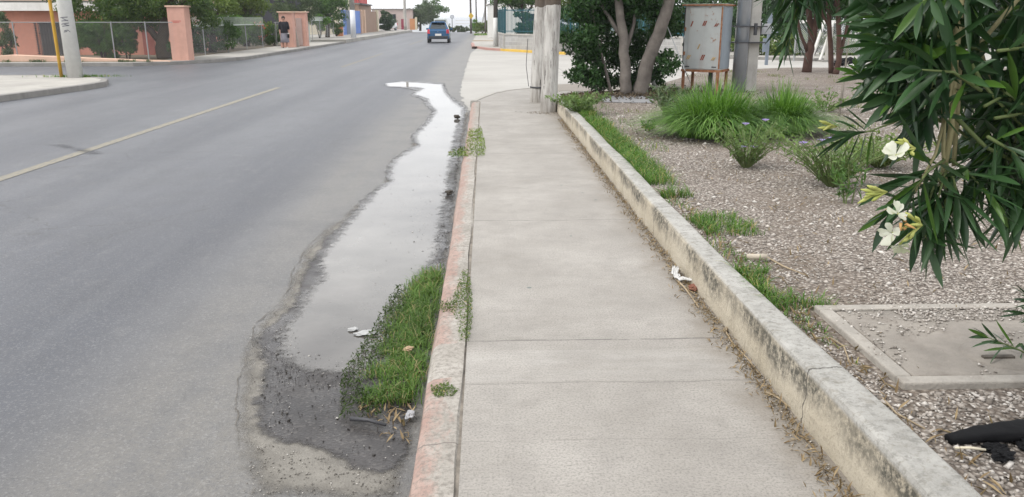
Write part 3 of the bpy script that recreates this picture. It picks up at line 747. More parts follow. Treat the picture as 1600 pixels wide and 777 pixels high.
graded_sheet('road_scuff', [(70, 227), (104, 225), (168, 240), (150, 244), (118, 238), (96, 233)], ROAD + 0.0055, 0.15, fade_edge(ASPHD, -0.02, 0.30, 0.40, 4), 0.06, 2, .05)
graded_sheet('silt', silt_px, ROAD + 0.004, 0.10, fade_edge(SILT, -0.02, 0.10, 0.16, 9), 0.03, 3)
graded_sheet('wet_mud', wet_px, ROAD + 0.008, 0.06, fade_edge(m_wet(), -0.02, 0.045, 0.11, 22), 0.035, 5)
graded_sheet('water', water_px, ROAD + 0.012, 0.12, fade_edge(m_water(), -0.05, 0.05, 0.22, 16), 0.03, 4)
# grit and pebbles in and round the wet gutter
wet_m = wpoly([(452, 520), (440, 600), (430, 670), (560, 725), (632, 735), (652, 620), (676, 500), (692, 430), (718, 240), (728, 180), (715, 180), (700, 240), (690, 330), (672, 420), (610, 560), (540, 600), (480, 580)])
gp = np.concatenate([sample_poly(wpoly([(600, 300), (700, 250), (690, 400), (640, 460), (560, 560), (500, 570), (540, 440)]), 420), sample_poly(wpoly([(640, 330), (700, 250), (692, 400), (650, 440)]), 450), sample_poly(wet_m, 1300), sample_poly(wpoly(wet_px), 350), sample_poly(wpoly([(425, 600), (430, 545), (520, 560), (600, 560), (590, 610), (500, 612)]), 500), sample_poly(wpoly([(700, 230), (725, 230), (700, 420), (675, 420)]), 500),
                     sample_poly(wpoly([(408, 540), (470, 490), (470, 580), (440, 690), (404, 660)]), 450)])
stuff(arr_mesh('grit', stones(xyz(gp, ROAD + 0.0115), 0.0065 * rng.uniform(.4, 1.3, len(gp)) * (1 + 1.3 * (rng.uniform(0, 1, len(gp)) > .93)), 0.6), OCT_F, PEBBLE))
gp = np.concatenate([sample_poly(wpoly([(400, 690), (380, 777), (626, 777), (632, 745), (545, 728)]), 350), sample_poly(wpoly(silt_px), 350), sample_poly(wpoly([(720, 200), (730, 200), (640, 740), (622, 740)]), 400)])
stuff(arr_mesh('grit_dry', stones(xyz(gp, ROAD + 0.007), 0.007 * rng.uniform(.5, 1.6, len(gp)), 0.6), OCT_F, m_stone('dry_grit', (0.10, 0.09, 0.08), (0.27, 0.25, 0.225))))

# ------------------------------------------------------------------ gravel stones
def bedpts(n, x0, x1, y0, y1):
    q = np.stack([rng.uniform(x0, x1, n), rng.uniform(y0, y1, n)], 1); return q[in_poly(q, bed)]
boxp = [(1.56, 2.74), (1.56, 3.68), (2.9, 3.68), (2.9, 2.74)]
q = np.concatenate([bedpts(36000, 1.40, 4.4, 1.3, 4.4), bedpts(30000, 1.42, 6.0, 4.4, 8.5), bedpts(16000, 1.42, 9.0, 8.5, 14)])
q = q[~in_poly(q, boxp)]
kq = np.array([mnoise.noise(Vector((a * 1.1, c2 * 1.1, 8))) + .5 * mnoise.noise(Vector((a * 3.5, c2 * 3.5, 1))) for a, c2 in q]); q = q[kq > rng.uniform(-.6, .15, len(q))]
sz = 0.019 * rng.uniform(0.3, 1.1, len(q)) * (1 + 1.1 * (rng.uniform(0, 1, len(q)) > 0.93)); sz = np.where(q[:, 1] > 4.4, sz * 1.25, sz); sz = np.where(q[:, 1] > 8.5, sz * 1.4, sz)
near = q[:, 1] < 2.75; sz = np.where(near, sz * 1.35, sz)
o = arr_mesh('gravel', stones(xyz(q, BED + 0.003), sz, 0.5), OCT_F, STONE); stuff(o)

# ================================================================== THINGS NEAR THE CAMERA
# low wall
wp = []
y = -6.0
while y < 15.5:
    wp.append((1.242 + 0.012 * mnoise.noise(Vector((0, y * .7, 0))), y)); y += 0.08
o = kerb_run('low_wall', m_low_wall(), wp, [(0, -0.1), (0.0, 0.07), (0.004, 0.14), (0.007, 0.192), (0.012, 0.206), (0.024, 0.213), (0.128, 0.216), (0.142, 0.209), (0.150, 0.19), (0.150, 0.0)], 0.0045, False)
for v_ in o.data.vertices:
    f_ = min(1, max(0, (4.2 - v_.co.y) / 1.8))
    if v_.co.z > .1: v_.co.z += .026 * f_ * min(1, (v_.co.z - .1) / .08)
    v_.co.x += f_ * (.010 + (.014 if v_.co.x > 1.32 else 0))
tag(o, 'long low weathered concrete wall with black mildew between the pavement and gravel bed', 'low wall')
s0 = G(872, 137, 0.1)
o = MB().box((s0.x + 0.55, 15.75, 0.12), (1.5, 0.42, 0.16), 0.05).build('concrete_step', CONC, bevel=0.02)
tag(o, 'dark grey concrete step lying across the far end of the low wall', 'step')

# utility box in the gravel
t = thing('utility_box', 'flat square concrete utility chamber lid set into the gravel', 'utility cover', (2.2, 3.2, BED))
bx0, bx1, by0, by1 = -0.60, 0.66, -0.43, 0.45
m = MB(); wdt = 0.066
for a, b_, c_, d in ((bx0, bx1, by0, by0 + wdt), (bx0, bx1, by1 - wdt, by1), (bx0, bx0 + wdt, by0 + wdt, by1 - wdt), (bx1 - wdt, bx1, by0 + wdt, by1 - wdt)):
    m.box(((a + b_) / 2, (c_ + d) / 2, -0.02), (b_ - a, d - c_, 0.10))
BOXC = plain('chamber_concrete', (0.34, 0.315, 0.28), 0.88, 0.25, 5, 0.6, 70, dirt=(0.18, 0.155, 0.13))
BOXL = plain('chamber_lid', (0.26, 0.235, 0.205), 0.9, 0.3, 4, 0.6, 80, dirt=(0.15, 0.125, 0.105))
m.build('frame', BOXC, t, bevel=0.008)
lid = MB().box(((bx0 + bx1) / 2, 0.01, -0.027), (bx1 - bx0 - 2 * wdt - 0.022, by1 - by0 - 2 * wdt - 0.022, 0.10)).build('lid', BOXL, t, bevel=0.006)
pt = G(1565, 546, BED + .05)
lc = (pt.x - 2.2, pt.y - 3.2)
m = MB(); m.tube([(lc[0], lc[1], 0.015), (lc[0], lc[1], 0.026)], [0.155, 0.15], 32); m.build('hatch', BOXL, lid, True)
m = MB(); m.box((lc[0] - 0.03, lc[1] - 0.03, 0.029), (0.13, 0.022, 0.012)); m.build('handle', plain('old_iron', (0.10, 0.085, 0.07), 0.8, 0.3, 10, 0.3, 60), lid)
q = np.stack([rng.uniform(1.62, 2.85, 1500), rng.uniform(2.8, 3.62, 1500)], 1)
kk = np.array([mnoise.noise(Vector((a * 4, b_ * 4, 0))) for a, b_ in q]) + np.maximum(0, q[:, 1] - 3.3) * 1.2
q2_ = np.stack([rng.uniform(1.95, 2.85, 1500), rng.uniform(3.42, 3.75, 1500)], 1); q = np.concatenate([q[kk > 0.0], q2_])
stuff(arr_mesh('loose_gravel', stones(xyz(q, BED + 0.028), 0.014 * rng.uniform(.5, 1.5, len(q)), 0.5), OCT_F, STONE))

# black scrap
t = thing('black_scrap', 'crumpled tapering black plastic scrap lying on the gravel at the wall', 'scrap', tuple(G(1545, 690, BED)))
m = MB(); V = []; Fc = []; e0 = G(1483, 684, BED + .02) - Vector(t.location); e1 = G(1660, 668, BED + .03) - Vector(t.location); ax = (e1 - e0).normalized(); sdv = Vector((-ax.y, ax.x, 0)); NS, NR = 26, 14
for i in range(NS):
    f = i / (NS - 1); wd_ = .022 + .040 * f ** .8; hg_ = .012 + .014 * f
    for k in range(NR):
        a = 2 * pi * k / NR; q_ = 1 + .16 * mnoise.noise(Vector((f * 7, cos(a) * 1.5, sin(a) * 1.5))) + .10 * mnoise.noise(Vector((f * 22, cos(a) * 3, sin(a) * 3)))
        ca, sa = cos(a), sin(a); ca = math.copysign(abs(ca) ** .45, ca); sa = math.copysign(abs(sa) ** .45, sa)
        V.append(tuple(e0.lerp(e1, f) + sdv * ca * wd_ * q_ + Vector((0, 0, sa * hg_ * q_ + hg_ - .02 + .006 * sin(f * 5)))))
for i in range(NS - 1):
    for k in range(NR): Fc.append((i * NR + k, i * NR + (k + 1) % NR, (i + 1) * NR + (k + 1) % NR, (i + 1) * NR + k))
Fc += [tuple(range(NR - 1, -1, -1)), tuple((NS - 1) * NR + k for k in range(NR))]
m.add(V, Fc).build('sleeve', BLACK, t, True)
for k, (a_, b2_) in enumerate(((1552, 706), (1566, 718), (1600, 700))):
    p_ = G(a_, b2_, BED) - Vector(t.location); o = crumple('torn_strip', p_, .026, BLACK, None, None, 61 + k, .45, 1.7, .6 * k); o.parent = t
a, b_ = G(1492, 700, BED + .02), G(1540, 703, BED + .02)
o = MB().tube([a, (a + b_) / 2 + Vector((0, 0, .004)), b_], [0.004, 0.005, 0.004], 7).build('drinking_straw', plain('straw', (0.66, 0.60, 0.46), 0.6, 0.1, 5, 0), None, True)
tag(o, 'short pale straw stuck out of the gravel beside the black scrap', 'straw')

# tissue on the pavement by the wall
TISSUE = plain('tissue_paper', (0.56, 0.555, 0.54), 0.9, 0.06, 8, 0.4, 40)
def ribbon_thing(name, pts, width, mat, label, cat, seed):
    m = MB(); V = []; Fc = []; n = len(pts) * 4; k = 9
    pts = [Vector(p) for p in pts]
    for i in range(n):
        f = i / (n - 1) * (len(pts) - 1); j = min(int(f), len(pts) - 2); p = pts[j].lerp(pts[j + 1], f - j); d = (pts[j + 1] - pts[j]).normalized(); sdv = Vector((-d.y, d.x, 0)).normalized()
        for q_ in range(k):
            uu = q_ / (k - 1) - 0.5
            nz = mnoise.noise(Vector((i * .35, q_ * .6, seed)))
            ww = width * (0.75 + 0.5 * mnoise.noise(Vector((i * .3, seed, 1))))
            V.append(tuple(p + sdv * uu * ww + Vector((0, 0, 0.016 * abs(nz) + 0.018 * abs(sin(uu * 9 + i * .4))))))
    for i in range(n - 1):
        for q_ in range(k - 1): Fc.append((i * k + q_, i * k + q_ + 1, (i + 1) * k + q_ + 1, (i + 1) * k + q_))
    o = m.add(V, Fc).build(name, mat, None, True); s_ = o.modifiers.new('thickness', 'SOLIDIFY'); s_.thickness = 0.0015
    return tag(o, label, cat)
pz = lambda a, b_, z: tuple(G(a, b_, z))
ribbon_thing('paper_tissue', [pz(1056, 420, .035), pz(1054, 430, .03), pz(1058, 437, .014), pz(1070, 440, .01), pz(1082, 441, .014), pz(1093, 431, .05)], 0.055, TISSUE, 'crumpled white paper tissue lying against the foot of the low wall', 'tissue', 2.0)
o = crumple('dead_leaf', G(1084, 452, 0.006), 0.03, plain('red_dead_leaf', (0.22, 0.09, 0.06), 0.8, 0.3, 9, 0.3), 'curled reddish dead leaf just below the white tissue', 'leaf', 4, 0.35, 1.6, 1.2)
def stick(name, pix, z, r, label, mat=TWIG, lift=0.006):
    pts = [G(a, b_, z) + Vector((0, 0, r + lift * (i % 2))) for i, (a, b_) in enumerate(pix)]
    rr = [r * (1 - 0.45 * i / (len(pts) - 1)) for i in range(len(pts))]
    o = MB().tube(pts, rr, 7).build(name, mat, None, True); return tag(o, label, 'stick')
stick('dry_stick', [(1056, 438), (1070, 453), (1082, 468), (1092, 484)], 0, 0.0065, 'straight dry stick lying diagonally below the white tissue')
stick('dry_stick.001', [(1138, 510), (1134, 522), (1146, 540), (1166, 562), (1188, 588)], 0, 0.0055, 'long hooked tan stick on the pavement against the low wall')
stick('dry_stick.002', [(1195, 614), (1215, 625), (1238, 642)], 0, 0.0055, 'short brown stick nearest the camera along the wall foot')
stick('dry_stick.003', [(1197, 403), (1225, 420), (1262, 433)], BED, 0.006, 'thin pale stick across the gravel beside the grass tuft')
stick('dry_stick.004', [(1298, 530), (1318, 545), (1330, 575)], BED, 0.005, 'bent tan stick on the gravel next to the utility chamber')
stick('dry_stick.005', [(1375, 620), (1400, 650), (1445, 672)], BED, 0.0045, 'yellowish stick on gravel between wall and black scrap')
stick('dry_stick.006', [(548, 658), (575, 662), (603, 668)], ROAD + .02, 0.011, 'black wet stick at the lower edge of the gutter grass', DARKM)
o = MB().tube([G(1167, 401, BED + .03), G(1198, 402, BED + .03)], [0.016, 0.020], 10).build('wood_offcut', plain('cut_wood', (0.42, 0.37, 0.30), 0.85, 0.2, 9, 0.3), None, True); tag(o, 'short thick pale wood offcut on the gravel above the grass tuft', 'offcut')
crumple('foam_scrap', G(571, 522, ROAD + .012), 0.033, plain('wet_foam', (.36, .36, .355), .5, .15, 20, .4), 'wet white foam scrap in the puddle by the grass edge', 'foam scrap', 7, 0.16, 1.5, 0.3)
crumple('foam_scrap.001', G(552, 516, ROAD + .012), 0.022, MATS['wet_foam'], 'small white crumb of foam left of the larger foam scrap', 'foam scrap', 9, 0.3, 1.3, 0.9)
crumple('paper_scrap', G(641, 651, ROAD + .02), 0.018, plain('grey_paper', (0.33, 0.33, 0.34), 0.8, 0.1, 6, 0.2), 'small grey-white paper scrap at the kerb below the gutter grass', 'paper scrap', 12, 0.5, 1.8, 1.3)
crumple('brown_leaf', G(638, 548, ROAD + .05), 0.02, plain('tan_leaf', (0.38, 0.27, 0.17), 0.8, 0.2, 6, 0.2), 'curled tan dead leaf caught in the middle of the gutter grass', 'leaf', 15, 0.4, 1.5, 0.8)
crumple('mud_clod', G(714, 186, ROAD + .01), 0.05, plain('mud', (0.07, 0.06, 0.05), 0.9, 0.2, 8, 0.4), 'dark clod sitting in the far gutter at the puddle edge', 'clod', 20, 0.6)
crumple('mud_clod.001', G(702, 305, ROAD + .01), 0.035, MATS['mud'], 'dark clod in the gutter midway along the puddle', 'clod', 22, 0.6)

# dry litter along the wall foot
n = 3000
yy = rng.uniform(0.9, 13, n) ** 1.0; yy = 1.0 + 12 * rng.uniform(0, 1, n) ** 1.8
xx = 1.236 - np.abs(rng.normal(0, 0.045, n)) - 0.02 * rng.uniform(0, 1, n)
lv = leaves(np.stack([xx, yy, 0.008 + 0.03 * rng.uniform(0, 1, n) ** 3 * (xx > 1.17)], 1), 0.034 * rng.uniform(.5, 1.5, (n, 1)), 6.5, 0.0, 0.3, 4.0)
stuff(arr_mesh('dry_litter', lv, LEAF_F, DRYL))
n = 350
q = np.stack([1.43 + np.abs(rng.normal(0, 0.10, n)), rng.uniform(1.5, 6.5, n), np.full(n, BED + .016)], 1)
stuff(arr_mesh('bed_litter', leaves(q, 0.06, 8, 0.0, 0.6, 6.0), LEAF_F, DRYL))
q = bedpts(1500, 1.45, 6, 1.4, 12); stuff(arr_mesh('gravel_litter', leaves(xyz(q, BED + .014), 0.05 * rng.uniform(.5, 1.5, (len(q), 1)), 7, 0.0, 0.3, 5.0), LEAF_F, DRYL))
q = xyz(sample_poly(wpoly([(560, 640), (650, 590), (642, 700), (600, 690)]), 90), ROAD + .018)
stuff(arr_mesh('gutter_litter', leaves(q, 0.05, 6, 0.0, 0.6, 5.0), LEAF_F, DRYL))
# soil washed against the wall foot
n = 2600; yy = 1.0 + 13 * rng.uniform(0, 1, n) ** 1.6; xx = 1.238 - np.abs(rng.normal(0, 0.035, n))
stuff(arr_mesh('wall_foot_grit', stones(xyz(np.stack([xx, yy], 1), 0.003), 0.012, 0.6), OCT_F, m_stone('foot_grit', (0.10, 0.08, 0.06), (0.30, 0.26, 0.21))))

# ------------------------------------------------------------------ grass
gut = wpoly([(688, 428), (664, 432), (640, 452), (622, 486), (606, 520), (588, 560), (576, 590), (558, 608), (548, 632), (580, 640), (612, 632), (640, 640), (655, 600), (672, 520)])
b_ = sample_poly(gut, 5600); b_ = b_ + rng.normal(0, .03, b_.shape)
kq = np.array([mnoise.noise(Vector((a * 7, c2 * 7, 4))) for a, c2 in b_]); b_ = b_[(kq > -.10 - .3 * (b_[:, 0] > -.5)) & (b_[:, 0] < -.285)]
dist = np.clip((b_[:, 0] + 0.75) / 0.45, 0.15, 1)
bl = blades(xyz(b_, ROAD + 0.005), (0.02 + 0.085 * dist) * rng.uniform(0.35, 1.25, len(b_)), 0.0042, 0.9)
tag(arr_mesh('gutter_grass', bl, BLADE_F, G_GRASS2), 'tuft of long green grass growing in the gutter against the kerb', 'grass', kind='stuff')
b_ = sample_poly(wpoly([(560, 600), (600, 560), (640, 470), (622, 450), (570, 540), (535, 590), (530, 660), (600, 660)]), 1300)
stuff(arr_mesh('gutter_weeds', leaves(xyz(b_, ROAD + 0.02) + np.abs(rng.normal(0, 0.018, (1300, 3))) * [0, 0, 1], 0.024, 3.6, 0.0), LEAF_F, leafmat('wet_weed', (0.03, 0.05, 0.015), (0.09, 0.13, 0.04))))
# weeds growing in the kerb joint
def weed_mat(name, pix, n, hgt, size, mat, label, z=0.004):
    b_ = sample_poly(wpoly(pix, 0), n); c = xyz(b_, z); c[:, 2] += rng.uniform(0, 1, n) ** 2 * hgt
    return tag(arr_mesh(name, leaves(c, size, 3.4, 0.0, 0.5, 1.2), LEAF_F, mat), label, 'weed')
WD = leafmat('creeping_weed', (0.07, 0.12, 0.025), (0.17, 0.25, 0.06), 0.6, 0.25, (0.30, 0.24, 0.10))
WDL = leafmat('bright_weed', (0.11, 0.17, 0.03), (0.24, 0.31, 0.07), 0.6, 0.25)
weed_mat('joint_weed', [(722, 428), (734, 430), (738, 470), (738, 505), (732, 536), (718, 536), (714, 505), (706, 490), (684, 488), (684, 478), (706, 472), (714, 450)], 1500, 0.030, 0.016, WD, 'branching green weed along the kerb joint nearest the gutter grass')
weed_mat('joint_weed.001', [(672, 606), (700, 600), (716, 612), (708, 622), (680, 622)], 560, 0.012, 0.013, WD, 'small flat olive weed patch on top of the red kerb')
weed_mat('joint_weed.002', [(732, 206), (752, 202), (760, 236), (756, 246), (728, 246), (716, 243), (728, 232)], 1100, 0.06, 0.032, WDL, 'far yellow-green weed patch across the kerb top')
weed_mat('joint_weed.003', [(700, 240), (724, 232), (722, 246), (702, 246)], 160, 0.03, 0.04, WD, 'small dark weed hanging from the kerb beside the far patch', )
# verge grass behind the wall
def verge(x0, x1, y0, y1, n, h): 
    q = np.stack([x0 + (x1 - x0) * rng.uniform(0, 1, n) ** 1.5, rng.uniform(y0, y1, n)], 1)
    k = np.array([mnoise.noise(Vector((a * 2.5, b2 * 1.6, 5))) for a, b2 in q]); return q[k > (-0.30 if y1 > 14 else -0.06)], h
A_ = []
for x0, x1, y0, y1, n, h in ((1.40, 1.66, 6.2, 14.5, 9000, 0.13), (1.42, 2.0, 8.5, 13.5, 1200, 0.09), (1.44, 1.85, 5.05, 5.6, 900, 0.09), (1.40, 1.72, 3.65, 4.3, 1100, 0.10), (1.40, 1.55, 3.0, 3.7, 250, 0.05), (1.40, 1.55, 4.3, 6.2, 350, 0.06)):
    q, h = verge(x0, x1, y0, y1, n, h); A_.append(blades(xyz(q, BED - 0.005), h, 0.0052, 0.9))
tag(arr_mesh('verge_grass', np.concatenate(A_), BLADE_F, G_GRASS), 'strip of bright green grass along the gravel side of the wall', 'grass', kind='stuff')
q = bedpts(500, 2.2, 14, 8, 23); q = q[np.array([mnoise.noise(Vector((a * .8, b2 * .8, 2))) for a, b2 in q]) > 0.05]
q = np.repeat(q, 14, 0) + rng.normal(0, 0.09, (len(q) * 14, 2)); q = q[in_poly(q, bed)]
stuff(arr_mesh('sparse_grass', blades(xyz(q, BED), 0.10, 0.010, 0.8), BLADE_F, leafmat('dry_grass', (0.12, 0.15, 0.05), (0.28, 0.29, 0.12), 0.6, 0.3)))
# two ornamental grass clumps
ARCH_F = [(2 * i, 2 * i + 1, 2 * i + 3, 2 * i + 2) for i in range(6)]
def arch(base, a, Ln, out_, wd):
    """long blades rising, then bending over: each is a parabola"""
    n = len(base); d = np.stack([np.cos(a), np.sin(a), np.zeros(n)], 1); sx = np.stack([-np.sin(a), np.cos(a), np.zeros(n)], 1); rows = []
    for tt in (0, .2, .4, .6, .78, .92, 1.0):
        c = base + d * (out_ * tt ** 1.5)[:, None] * 1.0 + np.array([0, 0, 1.0]) * (Ln * (tt - 0.62 * tt ** 2.4 * np.clip(out_ / Ln * 1.5, 0, 1.25)))[:, None]
        w2 = (wd * (1 - tt ** 2) + .0008)[:, None] * .5; rows += [c - sx * w2, c + sx * w2]
    return np.stack(rows, 1)
for nm, px, D_, wd, ht, n, lab in (('grass_clump', 1117, 9.75, 0.78, 0.74, 4400, 'big fountain clump of bright green ornamental grass left of the flowering weed'), ('grass_clump.001', 1222, 10.0, 0.50, 0.66, 2800, 'smaller rounded clump of bright green ornamental grass right of the flowering weed')):
    c = P(px, 200, D_); r = np.sqrt(rng.uniform(0, 1, n)); a = rng.uniform(0, 2 * pi, n)
    bs = np.stack([np.cos(a) * r * wd * 0.55, np.sin(a) * r * wd * 0.45, np.zeros(n)], 1)
    V = arch(bs, a + rng.normal(0, 0.8, n), ht * rng.uniform(0.55, 1.25, n) * (1.1 - .25 * r), ht * rng.uniform(0.3, 1.3, n) * (.45 + .55 * r), np.full(n, .0125))
    o = arr_mesh(nm, V, ARCH_F, G_CLUMP); o.location = (c.x, D_, BED); tag(o, lab, 'grass clump', 'ornamental grass clumps in the gravel')

# leafy weeds
def weed_plant(name, label, c, h, spread, nst, mat, lsize, elong=3.5, flowers=(), nl=20, stemmat=STEMG, fl=PURPLE, lean=1.0, cat='plant', group='flowering weeds in the gravel'):
    t = thing(name, label, cat, c, 0, group); ms = MB(); L = []
    tips = []
    for i in range(nst):
        a = rng.uniform(0, 2 * pi); r = spread * sqrt(rng.uniform(0.02, 1)) * lean; hh = h * rng.uniform(0.6, 1.05)
        p0 = Vector((cos(a) * .03, sin(a) * .03, 0)); p1 = Vector((cos(a) * r * .5, sin(a) * r * .5, hh * .6)); p2 = Vector((cos(a) * r, sin(a) * r, hh))
        ms.tube([p0, p1, p2], [0.006, 0.005, 0.002], 5); tips.append(p2)
        for j in range(nl):
            f = rng.uniform(0.15, 1); p = p0.lerp(p1, f * 2) if f < .5 else p1.lerp(p2, f * 2 - 1); b2 = rng.uniform(0, 2 * pi)
            L.append(tuple(p + Vector((cos(b2), sin(b2), 0.2)) * lsize * 0.55))
    ms.build('stem', stemmat, t)
    arr_mesh('foliage', leaves(np.array(L), lsize, elong, 0.15, 0.4, 1.2), LEAF_F, mat, t)
    for k in range(len(flowers)):
        p = Vector(flowers[k]); d = []
        for q_ in range(5):
            aa = q_ * 2 * pi / 5; d.append([(p.x, p.y, p.z), (p.x + .026 * cos(aa - .55), p.y + .026 * sin(aa - .55), p.z + .022), (p.x + .042 * cos(aa), p.y + .042 * sin(aa), p.z + .02), (p.x + .026 * cos(aa + .55), p.y + .026 * sin(aa + .55), p.z + .022)])
        arr_mesh('flower', np.array(d), LEAF_F, fl, t)
    return t
c = G(1165, 262, BED)
def relf(c, pix, Y): return [tuple(P(a, b2, Y) - Vector(c)) for a, b2 in pix]
weed_plant('flowering_weed', 'leafy weed with two violet flowers in front of the grass clumps', tuple(c), 0.44, 0.42, 40, G_WEED, 0.052, 3.6, relf(c, ((1165, 196), (1196, 190), (1160, 232), (1178, 232)), c.y - .12))
c = G(1300, 292, BED)
weed_plant('flowering_weed.001', 'broad grey-green weed patch with pale violet flowers beside the oleander', tuple(c), 0.46, 0.62, 64, G_WEED, 0.052, 3.6, relf(c, ((1284, 222), (1300, 219), (1255, 226)), c.y - .1))
c = G(1325, 318, BED)
weed_plant('young_plant', 'single upright leafy young plant growing from bare gravel', tuple(c), 0.36, 0.15, 4, G_MID, 0.085, 5, (), 26, group=None)
c = G(1372, 262, BED)
weed_plant('flowering_weed.002', 'yellow-green weed patch behind the white oleander flower', tuple(c), 0.28, 0.55, 44, leafmat('yellowish_weed', (0.12, 0.18, 0.05), (0.25, 0.32, 0.10), 0.6, 0.3), 0.07, 3.4)
c = G(1050, 190, BED)
weed_plant('grey_weed', 'grey-green bushy weed left of the big grass clump', tuple(c), 0.52, 0.45, 40, G_GREY, 0.085, 3.2, (), 18, group=None)
c = G(903, 178, BED)
weed_plant('grey_weed.001', 'pale green weed at the far end of the low wall', tuple(c), 0.32, 0.5, 40, G_WEED, 0.075, 3.2, (), 16, group=None)
c = G(1290, 175, BED)
weed_plant('low_weed', 'low sparse weed on gravel behind the smaller grass clump', tuple(c), 0.30, 0.8, 22, G_WEED, 0.085, 3.2, (), 14, group=None)
c = G(1012, 205, BED)
weed_plant('low_weed.001', 'tiny green weed alone in gravel left of the clump', tuple(c), 0.14, 0.09, 8, G_GRASS, 0.07, 4, (), 10, group=None)
# dead stalk
a, b2 = G(1311, 182, BED), P(1338, -30, 11.6)
t = thing('dead_stalk', 'tall thin dead stalk standing in the gravel before the small trees', 'stalk', tuple(a))
MB().tube([Vector(), (P(1318, 130, 11.9) - a), (P(1322, 95, 11.8) - a), (b2 - a)], [0.016, 0.02, 0.010, 0.007], 6).build('stem', plain('grey_stalk', (0.26, 0.235, 0.20), 0.85, 0.3, 8, 0.3), t, True)
m = MB(); p = P(1319, 118, 11.9) - a
for k in range(5): m.tube([p + Vector((0, 0, -.1 + .05 * k)), p + Vector((0.05 * (-1) ** k, 0.01, -.04 + .06 * k))], [0.007, 0.003], 5)
m.build('side_shoot', MATS['grey_stalk'], t, True)

# ------------------------------------------------------------------ oleander
LANCE_F = [(3 * i + a, 3 * i + a + 1, 3 * i + a + 4, 3 * i + a + 3) for i in range(6) for a in (0, 1)]
def lance(p, d, nrm, L, W, droop):
    n = len(p); d = unit(d); nrm = unit(nrm - d * (nrm * d).sum(1, keepdims=True)); s = np.cross(d, nrm); rows = []
    for tt, wv in ((0, .12), (.14, .55), (.35, .95), (.58, 1.0), (.78, .72), (.92, .32), (1.0, .02)):
        c = p + d * L * (tt - 0.12 * droop * tt * tt) - np.array([0, 0, 1.0]) * L * droop * 0.5 * tt ** 2
        w2 = W * wv * 0.5
        rows += [c - s * w2 + nrm * w2 * 0.35, c, c + s * w2 + nrm * w2 * 0.35]
    return np.stack(rows, 1)
class Sprigs:
    def __init__(s): s.P = []; s.D = []; s.N = []; s.L = []; s.W = []; s.K = []
    def sprig(s, pts, f0, nwh, L=0.15, W=0.0195, spread=(26, 72), per=3, droop=0.25):
        pts = [Vector(p) for p in pts]; ln = [0]
        for i in range(1, len(pts)): ln.append(ln[-1] + (pts[i] - pts[i - 1]).length)
        ph = rng.uniform(0, 6.28)
        for k in range(nwh):
            f = f0 + (1 - f0) * (k / max(1, nwh - 1)); x = f * ln[-1]; i = max(j for j in range(len(pts) - 1) if ln[j] <= x + 1e-9)
            p = pts[i].lerp(pts[i + 1], (x - ln[i]) / max(1e-6, ln[i + 1] - ln[i])); ax = (pts[i + 1] - pts[i]).normalized()
            u = ax.cross(Vector((0.2, 0.1, 1)))
            u = u.normalized() if u.length > 1e-4 else Vector((1, 0, 0)); v = ax.cross(u)
            ang = radians(spread[1] + (spread[0] - spread[1]) * (k / max(1, nwh - 1)) ** 1.3)
            ph += 1.05 + rng.normal(0, 0.15)
            for q_ in range(per + (1 if k == nwh - 1 else 0)):
                a = ph + q_ * 2 * pi / per + rng.normal(0, .18); g = ang + rng.normal(0, 0.16)
                side_ = u * cos(a) + v * sin(a); d = ax * cos(g) + side_ * sin(g); nn = ax * sin(g) - side_ * cos(g)
                sc2 = 1.0 if k < nwh - 2 else 0.8
                s.P.append(p + side_ * .004); s.D.append(d); s.N.append(nn); s.L.append(L * sc2 * rng.uniform(.55, 1.25)); s.W.append(W * rng.uniform(.65, 1.25)); s.K.append(droop * rng.uniform(-.4, 2.6))
    def build(s, name, mat, parent):
        A = lambda x: np.array([tuple(v) for v in x]); B = lambda x: np.array(x)[:, None]
        return arr_mesh(name, lance(A(s.P), A(s.D), A(s.N), B(s.L), B(s.W), B(s.K)), LANCE_F, mat, parent, True)
ol = thing('oleander_bush', 'large arching oleander shrub with dark lance leaves and white flowers over the gravel', 'oleander', (2.35, 2.35, BED))
O0 = Vector(ol.location)
SP = Sprigs(); SPY = Sprigs(); STM = MB(); STG = MB()
def olp(px, py, Y): return P(px, py, Y) - O0
def stem(pix, r0, r1, mb=None):
    pts = [olp(*q_) for q_ in pix]; n = len(pts)
    (mb or STM).tube(pts, [r0 + (r1 - r0) * i / (n - 1) for i in range(n)], 7); return pts
# main canes: root off to the right, arching high over and hanging down through the frame
for root, hi, hang, r in (((0.0, 0, 0), (0.1, -0.05, 1.9), [(1512, -180, 2.02), (1500, 0, 2.0), (1491, 100, 1.98), (1487, 200, 1.97), (1470, 292, 1.95)], .012),
                          ((0.08, .05, 0), (0.25, 0.1, 1.95), [(1560, -160, 2.1), (1515, 0, 2.06), (1500, 80, 2.03), (1497, 160, 2.0), (1490, 260, 1.97)], .009),
                          ((-0.05, .1, 0), (0.3, 0.3, 1.8), [(1640, -60, 2.2), (1530, 70, 2.1), (1560, 180, 2.05), (1640, 270, 2.05)], .007)):
    pts = [Vector(root), Vector(root).lerp(Vector(hi), .5) + Vector((.1, .05, 0)), Vector(hi)] + [olp(*q_) for q_ in hang]
    STM.tube(pts, [r * 1.9, r * 1.6, r * 1.3] + [r * (1 - .11 * i) for i in range(len(hang))], 8)
for k in range(5):
    a = k * 1.3; STM.tube([(0, 0, 0), (.3 * cos(a), .3 * sin(a), 1.0), (.5 * cos(a) + .1, .5 * sin(a), 2.1), (.6 * cos(a) + .1, .6 * sin(a), 2.6)], [.018, .014, .01, .006], 7)
stem([(1493, 90, 1.98), (1482, 160, 1.95), (1462, 240, 1.93), (1430, 300, 1.92)], .005, .003)
stem([(1475, 150, 1.96), (1474, 240, 1.96), (1480, 310, 1.95)], .006, .004)
